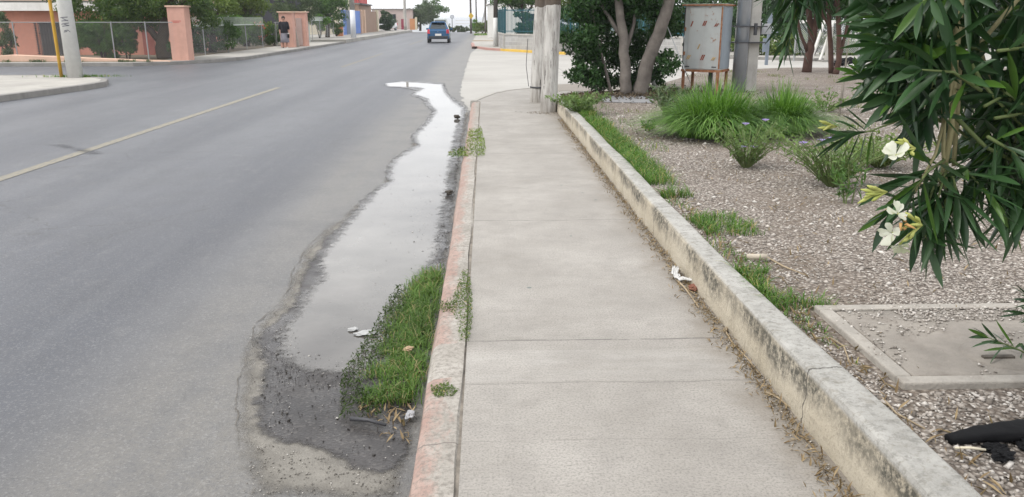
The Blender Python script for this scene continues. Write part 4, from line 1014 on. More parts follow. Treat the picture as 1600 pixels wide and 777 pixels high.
stem([(1503, 75, 2.0), (1535, 130, 1.97), (1560, 160, 1.95), (1610, 210, 1.93)], .0055, .003, STG)
stem([(1490, 180, 1.97), (1540, 230, 1.93), (1600, 260, 1.92)], .006, .004, STG)
def hang(b_, t_, Y0, Y1, nwh=7, f0=0.25, sag=0.25, mb=None, **kw):
    p0, p2 = olp(b_[0], b_[1], Y0), olp(t_[0], t_[1], Y1); p1 = p0.lerp(p2, .5) + Vector((0, 0, sag * (p2 - p0).length * .35))
    (mb or STG).tube([p0, p1, p2], [.0045, .0035, .0018], 6); SP.sprig([p0, p1, p2], f0, nwh, **kw)
# the long arm reaching left, tipped beside the flower bud
p = stem([(1462, 120, 1.95), (1440, 165, 1.97), (1400, 190, 2.0), (1360, 205, 2.03), (1325, 212, 2.05)], .004, .0018, STG); SP.sprig(p[2:], .5, 5, L=.10, W=.014, spread=(20, 75))
# named sprigs: (base px), (tip px)
for b_, t_, Y0, Y1, nw in (((1470, 60), (1395, 40), 2.0, 1.95, 7), ((1480, 90), (1385, 75), 2.0, 1.9, 8), ((1470, 110), (1395, 110), 2.0, 1.92, 8), ((1480, 140), (1400, 150), 1.98, 1.9, 7), ((1480, 30), (1400, 5), 2.05, 2.0, 7),
                           ((1460, -40), (1385, -20), 2.1, 2.0, 7), ((1465, 130), (1420, 130), 2.1, 2.15, 7), ((1470, 190), (1430, 175), 2.0, 1.95, 6), ((1500, 20), (1440, 60), 2.2, 2.1, 8), ((1490, 0), (1450, 95), 2.1, 1.95, 8),
                           ((1440, 10), (1400, 90), 2.3, 2.25, 7), ((1480, 110), (1440, 190), 2.1, 2.0, 7),
                           ((1475, 250), (1425, 300), 1.94, 1.88, 6), ((1480, 265), (1460, 330), 1.95, 1.9, 6), ((1478, 255), (1500, 320), 1.95, 1.9, 6), ((1470, 270), (1440, 345), 1.94, 1.92, 6), ((1485, 250), (1540, 300), 1.96, 1.9, 6), ((1478, 280), (1475, 345), 1.94, 1.94, 6),
                           ((1430, 300), (1395, 330), 1.93, 1.90, 3), ((1440, 345), (1448, 380), 1.92, 1.92, 3)):
    hang(b_, t_, Y0, Y1, nw, .2 if nw > 4 else .5, L=.15 if nw > 4 else .12)
# right of the canes: a full body of sprigs running off the frame
for _ in range(62):
    bx, by = rng.uniform(1490, 1640), rng.uniform(-120, 240); a = rng.normal(0.25, 0.75) + (pi if rng.uniform() < .30 else 0)
    L_ = rng.uniform(60, 130); tx, ty = bx + L_ * cos(a), by + L_ * sin(a) * .7 + 20
    if ty > 330 or (tx < 1340): continue
    Y = rng.uniform(1.85, 2.6); hang((bx, by), (tx, ty), Y, Y + rng.normal(0, .12), 7, .15)
for _ in range(15):
    bx, by = rng.uniform(1440, 1520), rng.uniform(-140, 110); L_ = rng.uniform(60, 120); a = pi + rng.normal(0, .45)
    tx, ty = bx + L_ * cos(a), by + L_ * sin(a) + 12
    if tx < 1372: tx = 1372 + rng.uniform(0, 20)
    Y = rng.uniform(2.0, 2.7); hang((bx, by), (tx, ty), Y, Y + rng.normal(0, .12), 7, .15)
for b_, t_ in (((1600, 170), (1570, 290)), ((1620, 200), (1590, 320)), ((1580, 210), (1545, 260)), ((1640, 250), (1600, 330)), ((1650, 180), (1620, 300)), ((1600, 120), (1560, 230))):
    hang(b_, t_, 2.0, 1.95, 7, .2)
# farther spray hanging at the top, left of the main body
for b_, t_ in (((1290, -80), (1225, -15)), ((1280, -70), (1240, 0)), ((1275, -60), (1262, -10)), ((1260, -90), (1200, -35)), ((1300, -70), (1275, 0)), ((1243, -40), (1240, 32)), ((1330, -100), (1330, -25)), ((1350, -80), (1345, 10)), ((1370, -70), (1362, -10))):
    hang(b_, t_, 2.7, 2.65, 6, .25, L=.125, W=.013)
hang((1243, 10), (1228, 72), 2.7, 2.66, 3, .6, L=.10, W=.013, spread=(18, 40))
# low shoots near the chamber lid
for b_, t_, Y0, Y1 in (((1640, 575), (1545, 528), 3.05, 3.0), ((1680, 520), (1600, 490), 3.05, 3.0), ((1700, 500), (1612, 470), 3.0, 3.05)):
    hang(b_, t_, Y0, Y1, 6, .35, sag=0.1, L=.12, W=.014, spread=(18, 55))
for b_ in ((1640, 575, 3.05), (1680, 520, 3.05), (1700, 500, 3.0)):
    q_ = olp(*b_); STG.tube([(0, 0, .02), q_ * .5 + Vector((.05, 0, .10)), q_], [.008, .006, .0045], 6)
# the rest of the shrub, standing right of the frame
for k in range(110):
    a = rng.uniform(0, 6.28); z_ = rng.uniform(1.0, 2.7); r_ = .12 + .2 * z_
    p0 = Vector((r_ * .8 * cos(a) + .12, r_ * .8 * sin(a), z_)); p2 = p0 + Vector((cos(a) * .22, sin(a) * .22, rng.uniform(.0, .28)))
    if p2.x < -.42: continue
    SP.sprig([p0, p0.lerp(p2, .5) + Vector((0, 0, .03)), p2], .1, 7); STG.tube([Vector((.1, 0, z_ - .25)), p0, p2], [.006, .004, .002], 5)
for b_, t_ in (((1365, 130), (1345, 118)), ((1375, 160), (1362, 132)), ((1430, 95), (1418, 78))):
    p0, p2 = olp(b_[0], b_[1], 1.98), olp(t_[0], t_[1], 1.96); SPY.sprig([p0, p0.lerp(p2, .5), p2], .3, 4, L=.09, W=.012, spread=(12, 45))
STM.build('cane', STEMT, ol, True); STG.build('shoot', STEMG, ol, True)
SP.build('foliage', G_OLE, ol); SPY.build('young_leaves', G_OLEL, ol)
# flower clusters
def floret(c, facing, r, cup=0.6):
    f = Vector(facing).normalized(); u = f.cross(Vector((0, 0, 1))).normalized(); v = f.cross(u); out_ = []
    for k in range(6):
        a = k * 2 * pi / 5 + rng.normal(0, .22); rad = u * cos(a) + v * sin(a); tan_ = -u * sin(a) + v * cos(a); rows = []
        rr = r * rng.uniform(.75, 1.12) * (.7 if k == 5 else 1); cu = cup * rng.uniform(.3, 1.5); tw = rng.normal(0, .35); ph = rng.uniform(0, 6)
        for tt, wv in ((0.05, .14), (.35, .5), (.7, .86), (.95, .74), (1.06, .42)):
            cc = Vector(c) + rad * rr * tt + f * rr * cu * (tt ** 1.4) * (1 - .55 * tt) * 1.6
            for sg in (-1, 0, 1):
                rows.append(cc + tan_ * rr * wv * .5 * sg + f * rr * (.10 * abs(sg) + tw * sg * tt * .35 + .07 * sin(ph + 6 * tt + 2 * sg)))
        out_.append([tuple(q_) for q_ in rows])
    return out_
PET_F = [(3 * i + a, 3 * i + a + 1, 3 * i + a + 4, 3 * i + a + 3) for i in range(4) for a in (0, 1)]
def cluster(c_px, Y, florets, buds, brown=False):
    o = MB(); c = olp(*c_px, Y); g = MB()
    for (a, b_, dy, fc, r) in florets:
        q_ = olp(a, b_, Y + dy); g.tube([c, c.lerp(q_, .6) + Vector((0, 0, .006)), q_], [.0025, .0022, .003], 5)
    for (a, b_, ta, tb) in buds:
        q_, t_ = olp(a, b_, Y), olp(ta, tb, Y - .01); g.tube([c, c.lerp(q_, .6), q_, q_.lerp(t_, .5), t_], [.002, .002, .0035, .0048, .0012], 6)
    st = g.build('flower_cluster', PALEGREEN, ol, True)
    for (a, b_, dy, fc, r) in florets: arr_mesh('petals', np.array(floret(olp(a, b_, Y + dy), fc, r)), PET_F, PETAL, st, True)
    if brown:
        m = MB()
        for k in range(7): q_ = olp(1413 + rng.uniform(-7, 7), 352 + rng.uniform(-9, 9), Y - .02); m.tube([q_, q_ + Vector(rng.normal(0, .009, 3))], [.004, .0015], 6)
        m.build('withered_petals', plain('withered_petal', (0.42, 0.24, 0.09), 0.8, 0.3, 20, 0), st, True)
cluster((1440, 352), 1.76, [(1402, 334, 0, (.1, -.6, .8), .024), (1394, 364, -.01, (-.9, -.4, .1), .026), (1405, 383, 0, (-.1, -.6, -.8), .024)], [(1425, 340, 1415, 332), (1420, 372, 1410, 378), (1432, 352, 1420, 352), (1428, 362, 1422, 374), (1436, 345, 1430, 338), (1440, 352, 1424, 351)], True)
cluster((1430, 232), 1.76, [(1400, 243, 0, (-.5, -.5, .7), .026)], [(1415, 222, 1403, 218), (1420, 228, 1412, 216), (1424, 238, 1428, 243), (1418, 225, 1398, 222)])
cluster((1386, 300), 1.8, [], [(1365, 300, 1345, 296), (1362, 306, 1340, 318), (1368, 296, 1355, 290), (1370, 304, 1352, 303), (1366, 300, 1350, 309), (1372, 308, 1362, 314), (1370, 295, 1362, 292)])
cluster((1308, 198), 2.05, [], [(1295, 194, 1280, 189), (1296, 200, 1278, 200), (1298, 196, 1286, 204)])

# ------------------------------------------------------------------ posts and cabinet
def pole(name, label, base, top_z, r0, r1, mat, lean=(0, 0), cat='pole', n=14, group=None, wob=0.0):
    m = MB(); k = 10; pts = []
    for i in range(k + 1):
        f = i / k; pts.append((lean[0] * f + wob * mnoise.noise(Vector((f * 3, base[0], 1))), lean[1] * f + wob * mnoise.noise(Vector((f * 3, 4, base[0]))), f * (top_z - base[2])))
    m.tube(pts, [r0 + (r1 - r0) * i / k for i in range(k + 1)], n)
    o = m.build(name, mat, None, True, loc=base); return tag(o, label, cat, group)
WOODW = m_wood_white()
def wood_post(name, label, base, lean, r, top=5.5):
    n = 40; k = 24; V = []; Fc = []
    for i in range(k + 1):
        f = i / k; z = f * top
        for j in range(n):
            a = 2 * pi * j / n; rr = r * (1 - 0.18 * f) * (1 + 0.05 * mnoise.noise(Vector((cos(a) * 2.5, sin(a) * 2.5, z * .5 + r * 9))) - 0.10 * max(0, mnoise.noise(Vector((cos(a) * 4, sin(a) * 4, z * .25 + base[0] * 3))) - .25))
            V.append((rr * cos(a) + lean[0] * f, rr * sin(a) + lean[1] * f, z))
    for i in range(k):
        for j in range(n): Fc.append((i * n + j, i * n + (j + 1) % n, (i + 1) * n + (j + 1) % n, (i + 1) * n + j))
    Fc.append(tuple(range((k) * n, (k + 1) * n))); t = thing(name, label, 'post', base)
    MB().add(V, Fc).build('shaft', WOODW, t, True); return t
pb = G(843, 159, 0); t = wood_post('wooden_post', 'weathered grey cracked wooden post with peeling whitewash, banded near its foot', (pb.x, pb.y, 0), (0.24, .1), 0.195)
MB().tube([(0.01, 0, .27), (0.01, 0, .30)], [.200, .200], 24).build('steel_band', DARKM, t, True)
m = MB().tube([(-.24, -.05, 1.2), (-.27, -.06, .7), (-.22, -.08, .3)], [.006, .006, .006], 5); m.build('cable', DARKM, t)
pb = G(856, 176, 0); t = wood_post('wooden_post.001', 'whiter straight wooden post in front, at the end of the low wall', (pb.x + .02, pb.y + .1, 0), (0.16, .05), 0.145)
q = np.stack([pb.x + rng.normal(0, .17, 260), pb.y - .05 + rng.normal(0, .12, 260)], 1)
stuff(arr_mesh('post_foot_dirt', stones(xyz(q, .004), .02, .5), OCT_F, MATS['foot_grit']))

cb = thing('metal_cabinet', 'tall pale grey rusting steel cabinet on rusty legs beside the metal pole', 'cabinet', (4.30, 15.9, BED), radians(-33))
CABM = m_metal_rust('cabinet_paint', (0.44, 0.46, 0.45), (0.30, 0.12, 0.045), 0.60, 0.68, 0.5, 2.2)
RUSTM = m_metal_rust('rusty_leg', (0.34, 0.17, 0.09), (0.25, 0.09, 0.035), 0.42, 0.6, 0.8, 4)
RUSTS = plain('rust_red', (0.30, 0.085, 0.05), 0.85, 0.3, 12, 0.2)
RUSTY = plain('rust_yellow', (0.52, 0.36, 0.16), 0.85, 0.3, 12, 0.2)
W_, D_, Z0, Z1 = 0.74, 0.62, 0.44, 1.63
MB().box((0, 0, (Z0 + Z1) / 2), (W_, D_, Z1 - Z0)).build('body', CABM, cb, bevel=.008)
m = MB().box((0.045, -D_ / 2 - .008, (Z0 + Z1) / 2), (W_ - .11, .016, Z1 - Z0 - .05)); dr = m.build('door', CABM, cb, bevel=.004)
CAB_SHADE = plain('cabinet_side_shade', (0.27, 0.31, 0.345), .5, .2, 1.2, .05, 20, dirt=(.12, .13, .14))  # darker blue-grey painted in as shade for the right side, plus smudge stains
MB().box((W_ / 2 + .006, 0, (Z0 + Z1) / 2), (.012, D_ - .05, Z1 - Z0 - .05)).build('side_shade_plate', CAB_SHADE, cb, bevel=.003)  # thin added plate carrying that painted shade
m = MB().box((0, 0, Z1 + .018), (W_ + .08, D_ + .08, .03)); m.build('roof', CABM, cb, bevel=.004)
m = MB()
for a, b_, c_, d in ((0, -D_ / 2 - .042, W_ + .085, .006), (0, D_ / 2 + .042, W_ + .085, .006), (-W_ / 2 - .042, 0, .006, D_ + .08), (W_ / 2 + .042, 0, .006, D_ + .08)): m.box((a, b_, Z1 + .012), (c_, d, .03))
m.build('roof_rim', RUSTM, cb)
m = MB().box((W_ / 2 - .010, -D_ / 2 - .008, (Z0 + Z1) / 2), (.024, .022, Z1 - Z0 - .06)); m.build('door_edge', RUSTM, cb)
MB().box((-W_ / 2 + .012, -D_ / 2 - .004, (Z0 + Z1) / 2), (.016, .012, Z1 - Z0 - .06)).build('door_gap', DARKM, cb)
m = MB()
for a, b_, c_, d in ((0, -D_ / 2 - .006, W_ + .02, .02), (0, D_ / 2 + .006, W_ + .02, .02), (-W_ / 2 - .006, 0, .02, D_), (W_ / 2 + .006, 0, .02, D_)): m.box((a, b_, Z0 - .012), (c_, d, .045))
m.build('base_frame', RUSTM, cb)
for sx in (-1, 1):
    for sy in (-1, 1): MB().box((sx * (W_ / 2 - .03), sy * (D_ / 2 - .03), Z0 / 2 - .02), (.05, .05, Z0)).build('leg', RUSTM, cb, bevel=.004)
def slash(cx, cz, mats, n=2, s=.075):
    for k in range(n):
        m = MB(); dx = (k - (n - 1) / 2) * .035; h = s * .5
        y_ = -D_ / 2 - .0185
        p = [(cx + dx - .03, cz - h), (cx + dx - .008, cz - h), (cx + dx + .03, cz + h), (cx + dx + .008, cz + h)]
        m.add([(a, y_, b_) for a, b_ in p] + [(a, y_ - .006, b_) for a, b_ in p], [(3, 2, 1, 0), (4, 5, 6, 7), (0, 1, 5, 4), (1, 2, 6, 5), (2, 3, 7, 6), (3, 0, 4, 7)]); m.build('vent_slot', mats, dr)
slash(-.21, 1.30, RUSTS, 1, .10); slash(.04, 1.31, RUSTS, 2, .09); slash(.27, 1.28, RUSTS, 2, .06)
slash(-.24, .68, RUSTY, 2, .08); slash(.04, .68, RUSTS, 2, .10); slash(.25, .66, RUSTY, 2, .06); slash(-.05, .88, RUSTY, 1, .09)
for a in (-.26, .27): MB().box((a, -D_ / 2 - .018, .505), (.09, .006, .02)).build('lock_plate', DARKM, dr)
MB().tube([(-W_ / 2 + .03, -D_ / 2 - .03, 1.0), (-W_ / 2 + .03, -D_ / 2 - .05, 1.03), (-W_ / 2 + .03, -D_ / 2 - .03, 1.08)], .009, 6).build('handle', GALV, cb)
for a in (.75, 1.2): MB().box((-W_ / 2 + .035, -D_ / 2 - .012, a), (.03, .02, .07)).build('hinge', RUSTM, cb)
MB().box((.1, 0.05, .18), (.07, .07, .42)).build('conduit', DARKM, cb)

POLEG = plain('grey_steel_pole', (0.42, 0.455, 0.49), 0.26, 0.06, .8, 0, metal=0.5)
pm = thing('metal_pole', 'thick shiny galvanised steel pole beside the rusting cabinet', 'pole', (4.98, 15.9, BED))
MB().tube([(0, 0, 0), (.0, 0, 3), (.0, 0, 6)], [.135, .13, .12], 24).build('shaft', POLEG, pm, True)
for z in (.95, 1.25):
    MB().box((.12, .04, z), (.62, .40, .022)).build('strap', DARKM, pm)
m = MB().box((.18, -.22, 1.2), (.05, .06, .22)); m.build('clip', DARKM, pm)
pc = thing('concrete_pole', 'pale square concrete pole strapped close behind the steel pole', 'pole', (5.22, 16.05, BED), radians(12))
MB().box((0, 0, 3), (.24, .24, 6), 0, .8).build('shaft', CONC, pc, bevel=.02)
m = MB().box((.27, -.02, 1.2), (.22, .10, .2)); m.build('meter_box', plain('meter_grey', (.36, .37, .38), .6, .15, 4, .1), pc, bevel=.01)
MB().box((.15, -.02, 1.2), (.05, .05, .26)).build('bracket', DARKM, pc)
tp = thing('steel_post', 'thin blue-grey steel post with short crossarm on the far concrete street', 'post', tuple(G(1197, 102, ROAD)))
BLUEG = plain('blue_grey_paint', (0.17, 0.20, 0.24), .6, .15, 2, .1, 20)
MB().box((0, 0, 1.0), (.10, .10, 2.0)).build('shaft', BLUEG, tp)
MB().box((.05, 0, 1.22), (.62, .06, .05)).build('crossarm', BLUEG, tp)
MB().box((-.02, -.08, 1.6), (.17, .05, .5)).build('plate', BLUEG, tp); MB().box((-.14, -.06, .75), (.16, .04, .5)).build('lower_plate', BLUEG, tp)

# ------------------------------------------------------------------ trees
def tree(name, label, base, limbs, clumps, n, lsize, bark, leaf, group=None, elong=2.2, cat='tree', droop=.3, trunk_r=None):
    """limbs: list of (points, r0, r1) local; clumps local"""
    t = thing(name, label, cat, base, 0, group)
    for i, (pts, r0, r1) in enumerate(limbs):
        k = 3; P2 = []
        pts = [Vector(p) for p in pts]
        for a in range(len(pts) - 1):
            for j in range(k): P2.append(pts[a].lerp(pts[a + 1], j / k) + Vector((mnoise.noise(pts[a] * 3 + Vector((j, i, 0))), mnoise.noise(pts[a] * 3 + Vector((i, j, 7))), 0)) * min(.04, r0 * .3))
        P2.append(pts[-1]); m = MB().tube(P2, [r0 + (r1 - r0) * (q / (len(P2) - 1)) ** .8 for q in range(len(P2))], 10)
        m.build('trunk' if i == 0 else 'limb', bark, t, True)
    arr_mesh('crown', leaves(clump_pts(n, clumps), lsize, elong, droop), LEAF_F, leaf, t)
    return t
# two-stemmed tree with a skirt of dark leaves
B = Vector((2.75, 15.5, BED))
R_ = lambda px, py, Y: tuple(P(px, py, Y) - B)
cl = crown_clumps((0.1, .3, 3.0), (2.2, 1.3, 1.0), 26, .5)
def pxc(px, py, Y, rx, rz, m, cr): return crown_clumps(R_(px, py, Y), (rx, .55, rz), m, cr)
cl += pxc(1000, 105, 16.8, .55, .45, 26, .18) + pxc(940, 70, 16.6, .5, .7, 26, .2) + pxc(975, 130, 16.6, .5, .2, 12, .15)
cl += pxc(930, 10, 15.9, .55, .40, 26, .22) + pxc(915, 60, 15.9, .40, .35, 22, .18) + pxc(925, 105, 16.0, .38, .38, 26, .17) + pxc(905, 115, 15.8, .22, .22, 10, .14) \
    + pxc(1000, 0, 15.7, .75, .30, 26, .22) + pxc(990, 25, 15.9, .50, .30, 18, .2) + pxc(1045, 88, 15.1, .22, .34, 14, .14) + pxc(1030, 20, 15.8, .35, .3, 12, .2) \
    + pxc(985, 75, 16.6, .42, .55, 22, .2) + pxc(1050, 40, 16.9, .45, .55, 18, .2) + pxc(1100, -14, 16.5, .6, .2, 12, .2) + pxc(935, 132, 15.9, .32, .16, 12, .13) + pxc(1030, 120, 16.5, .30, .22, 8, .15)
tr = tree('twin_trunk_tree', 'bushy twin-trunk tree with pale bark and dark leaves left of the cabinet', tuple(B),
          [([R_(978, 152, 15.4), R_(977, 110, 15.4), R_(975, 70, 15.45), R_(970, 30, 15.5), R_(960, -60, 15.6), R_(940, -160, 15.8)], .12, .06),
           ([R_(1000, 152, 15.4), R_(1008, 112, 15.35), R_(1022, 70, 15.3), R_(1040, 20, 15.2), R_(1058, -50, 15.1), R_(1085, -160, 15.0)], .15, .09),
           ([R_(974, 90, 15.45), R_(990, 40, 15.6), R_(1000, -40, 15.8)], .05, .02), ([R_(973, 60, 15.5), R_(940, 10, 15.8), R_(900, -60, 16)], .05, .02),
           ([R_(957, 150, 15.6), R_(945, 100, 15.7), R_(930, 50, 15.8), R_(925, 0, 15.9)], .022, .012), ([R_(955, 150, 15.6), R_(938, 80, 15.8), R_(945, 10, 15.9)], .018, .01)],
          cl, 38000, .085, BARK, G_DARK, elong=2.1, droop=.6)
o = MB().tube([P(1018, -20, 15.6), P(1070, 110, 15.0), tuple(G(1078, 128, BED))], .009, 5).build('guy_wire', GALVM); tag(o, 'slanting guy wire running down from the twin-trunk tree to the cabinet', 'wire')
o = MB().prism(rough_outline([(G(a, b_, BED).x, G(a, b_, BED).y) for a, b_ in ((930, 160), (1022, 162), (1018, 152), (938, 150))], .2, .03), BED, BED + .02).build('flat_slab', plain('grey_slab', (.24, .24, .245), .85, .2, 3, .3), bevel=.01); tag(o, 'flat grey slab on the ground at the foot of the twin-trunk tree', 'slab')
crumple('white_stone', G(1025, 141, BED), .09, WHITE, 'rounded white stone right of the twin tree trunks', 'stone', 31, 1.2, .8, 0, .12)
q = np.stack([rng.normal(2.8, .9, 2600), rng.normal(15.6, .6, 2600)], 1); q = q[in_poly(q, bed)]
stuff(arr_mesh('leaf_litter', leaves(xyz(q, BED + .02), .09, 2.5, 0, .5, 6), LEAF_F, leafmat('dark_litter', (.05, .038, .026), (.16, .12, .08), .8, .05)))

# small red-brown trees
def small_tree(name, label, px, py, stems_, seed_, crownc, n, leaf, group='small red-barked trees at the back of the gravel'):
    b_ = G(px, py, BED); Y = b_.y; R2 = lambda a, b2, dY=0: tuple(P(a, b2, Y + dY) - b_)
    limbs = [([R2(*q_) for q_ in s_[0]], s_[1], s_[2]) for s_ in stems_]
    clm = []
    for (a, b2, dY, R3, k, cr) in crownc: clm += crown_clumps(R2(a, b2, dY), R3, k, cr)
    return tree(name, label, tuple(b_), limbs, clm, n, .15, BARKR, leaf, group, 4.0)
small_tree('small_tree', 'small many-stemmed tree with thick red-brown trunk, left of the other two', 1260, 113, [
    ([(1260, 115), (1264, 85), (1270, 60), (1276, 20), (1285, -60)], .135, .06), ([(1262, 82), (1250, 50), (1243, 15), (1238, -40)], .05, .03), ([(1268, 70), (1264, 30), (1258, -40)], .08, .05),
    ([(1272, 50), (1288, 20), (1300, -40)], .07, .04), ([(1270, 60), (1266, 20), (1272, -50)], .06, .04)], 1, [(1275, -60, 0, (1.6, 1.2, .9), 24, .45), (1270, 0, .3, (.7, .6, .25), 8, .25), (1225, 40, -.5, (.3, .4, .5), 5, .2)], 4200, G_DARK)
small_tree('small_tree.001', 'slim upright red-brown tree trunk, middle of the three small trees', 1299, 115, [
    ([(1299, 117), (1298, 80), (1296, 40), (1292, -30)], .075, .05), ([(1297, 45), (1284, 20), (1280, -30)], .04, .02), ([(1297, 30), (1306, 0), (1310, -40)], .035, .02)], 2, [(1300, -50, 0, (1.2, 1.0, .7), 16, .4), (1305, 8, .2, (.5, .5, .2), 6, .2)], 2600, G_DARK)
small_tree('small_tree.002', 'leaning forked red-brown tree trunk, nearest the oleander of the small trees', 1305, 116, [
    ([(1305, 118), (1311, 95), (1311, 60), (1308, 0), (1310, -50)], .085, .05), ([(1312, 90), (1322, 50), (1330, 0), (1336, -40)], .05, .03)], 3, [(1330, -50, 0, (1.3, 1.0, .7), 18, .4), (1335, 10, 0, (.5, .5, .3), 6, .25)], 3000, G_DARK)

# chain-link builder
def mesh_panel(m, p0, p1, z0, z1, cell=.075, r=.0022, base0=0, base1=0):
    p0, p1 = Vector(p0), Vector(p1); L = (p1 - p0).length; d = (p1 - p0) / L; Hh = z1 - z0; nrm = Vector((-d.y, d.x, 0)); V = []; Fc = []; k = 0
    def pt(u, v): return p0 + d * u + Vector((0, 0, z0 + v))
    for sgn in (1, -1):
        u = -Hh
        while u < L + Hh:
            a, b_ = (u, 0), (u + sgn * Hh, Hh)
            (u0, v0), (u1, v1) = a, b_
            # clip
            pts = []
            du = u1 - u0
            t0, t1 = 0.0, 1.0
            if du > 0: t0 = max(t0, (0 - u0) / du); t1 = min(t1, (L - u0) / du)
            else: t0 = max(t0, (L - u0) / du); t1 = min(t1, (0 - u0) / du)
            if t1 > t0 + 1e-3:
                A1, B1 = pt(u0 + du * t0, Hh * t0), pt(u0 + du * t1, Hh * t1); dr_ = (B1 - A1).normalized(); sd_ = dr_.cross(nrm)
                V += [A1 + sd_ * r + nrm * r, A1 - sd_ * r, B1 - sd_ * r, B1 + sd_ * r + nrm * r]; Fc.append((k, k + 1, k + 2, k + 3)); k += 4
            u += cell
    m.add([tuple(v) for v in V], Fc)
cg = thing('mesh_enclosure', 'grey wire mesh enclosure with white rail standing behind the small trees', 'enclosure', tuple(G(1240, 96, ROAD)))
B = Vector(cg.location); R_ = lambda px, py, Y: P(px, py, Y) - B
Y0 = B.y
m = MB(); mesh_panel(m, (0, 0, 0), (5.2, -0.6, 0), .35, 1.55, .09, .008); m.build('mesh', GALVM, cg)
m = MB(); m.box((1.2, -.14, 1.60), (2.5, .07, .12), -.115); m.build('top_rail', WHITE, cg)
for k in range(4): MB().tube([(1.3 * k, -.15 * k, 0), (1.3 * k, -.15 * k, 1.6)], .035, 8).build('post', GALVM, cg)
for dx in (0.62, 1.0): MB().tube([(dx, -.25, 0.0), (dx + .42, -.2, 1.55)], .06, 8).build('leaning_board', WHITE, cg)
MB().box((1.22, -.5, .7), (.2, .2, 1.4), 0, .85).build('concrete_post', CONC, cg)
MB().box((1.22, -.5, .03), (.6, .5, .1)).build('footing', KERBG, cg)
bl_ = thing('dark_bundle', 'small black bundle with a white scrap lying behind the small trees', 'bundle', tuple(G(1322, 104, ROAD)))
for k, (dx, s_) in enumerate(((0, .22), (.28, .17), (-.25, .16))):
    o = crumple('bag', (dx, .05 * k, 0), s_, BLACK, None, None, 41 + k, .7, 1.2); o.parent = bl_
o = crumple('white_scrap', (.12, -.26, 0), .12, WHITE, None, None, 47, .35, 1.5); o.parent = bl_

# ================================================================== LEFT SIDE
pb = G(118, 121, 0)
t = thing('concrete_pole', 'white painted tapering concrete pole with black scribbles on the left corner', 'pole', (pb.x, pb.y, 0))
WPOLE = plain('white_limewash', (0.62, 0.62, 0.60), .8, .08, 1.5, .2, 30, dirt=(.48, .47, .45))
MB().tube([(0, 0, 0), (-.02, 0, 3.5), (-.04, 0, 7.5)], [.205, .175, .14], 28).build('shaft', WPOLE, t, True)
INK = plain('black_spray', (0.15, 0.15, 0.17), .8, .3, 30, 0)
def stroke(m, a0, z0_, a1, z1_, wd):
    n = 5; V = []
    for i in range(n + 1):
        a = a0 + (a1 - a0) * i / n; z = z0_ + (z1_ - z0_) * i / n; r = .205 - .03 * z / 3.5 + .004
        for dz in (-wd / 2, wd / 2): V.append((r * cos(a) - .02 * z / 3.5, r * sin(a), z + dz))
    m.add(V, [(2 * i, 2 * i + 2, 2 * i + 3, 2 * i + 1) for i in range(n)])
m = MB(); zz = lambda py: 1.55 - (py - 31) / 1353 * pb.y
A0 = -1.05
for a0, y0, a1, y1 in ((-.9, 28, .1, 27), (-.6, 29, .1, 33), (-.8, 33, .1, 32), (-.9, 38, .15, 36), (-.7, 37, .1, 40), (-.8, 41, .15, 40), (-.6, 48, -.1, 47), (-.1, 47, .15, 50), (-.7, 50, -.2, 49)): stroke(m, A0 + a0, zz(y0), A0 + a1, zz(y1), .022)
m.build('graffiti', INK, t)
YEL = plain('yellow_paint', (0.46, 0.27, 0.03), .6, .2, 2, .15, 20, dirt=(.30, .20, .06))
pole('yellow_pole', 'slim yellow pole standing directly behind the white concrete pole', (pb.x - .42, 23.3, 0), 5.5, .045, .045, YEL, (-.02, 0))
q = np.stack([pb.x + rng.normal(.1, .5, 500), 23.4 + rng.normal(0, .15, 500)], 1); q = q[q[:, 1] < 24]
stuff(arr_mesh('corner_grass', blades(xyz(q, 0), .10, .012, .9), BLADE_F, G_GRASS))

# pink house
hx0, hx1 = P(-120, 50, 38).x, P(262, 50, 38).x
t = thing('pink_house', 'low pink house with white fascia and a barred window behind the corner', 'house', ((hx0 + hx1) / 2, 38, 0))
hw = hx1 - hx0
zt = lambda py, Y: 1.55 - (py - 31) / 1353 * Y
MB().box((0, 4, zt(17, 38) / 2 - .1), (hw, 8, zt(17, 38) + .2)).build('wall', PINK, t)
MB().box((0, 3.8, (zt(5, 38) + zt(17.5, 38)) / 2), (hw + .7, 8.8, zt(5, 38) - zt(17.5, 38))).build('fascia', WHITE, t)
MB().box((0, 3.9, zt(4, 38) + .03), (hw + .8, 9, .05)).build('roof_edge', KERBG, t)
MB().box((0, 4.2, zt(4, 38) + .5), (hw + .2, 8, .95)).build('parapet', PEACH, t)
wx = P(92, 60, 38).x - t.location.x
wn = MB().box((wx, .0, .72), (1.55, .10, 1.42)).build('window', plain('window_dark', (.10, .09, .09), .4, .3, 3, 0), t)
m = MB()
for k in range(13): m.box((wx - .75 + k * .125, -.16, .72), (.018, .018, 1.5))
for z in (.0, .5, 1.0, 1.44): m.box((wx, -.16, z), (1.56, .02, .02))
for z in (.1, .5, .95, 1.38): m.box((wx - .77, -.08, z), (.02, .18, .02))
m.build('grille', DARKM, wn)
m = MB()
for k in range(14): m.box((wx - .95, -.05, .08 + k * .1), (.13, .02, .03))
m.box((wx - .95, -.04, .73), (.03, .02, 1.36))
m.build('trellis', DARKM, t)
dx = P(232, 60, 38).x - t.location.x
MB().box((dx, -.02, .75), (.5, .06, 1.6)).build('door', plain('dark_pink_door', (.34, .11, .09), .7, .2, 2, .1), t)
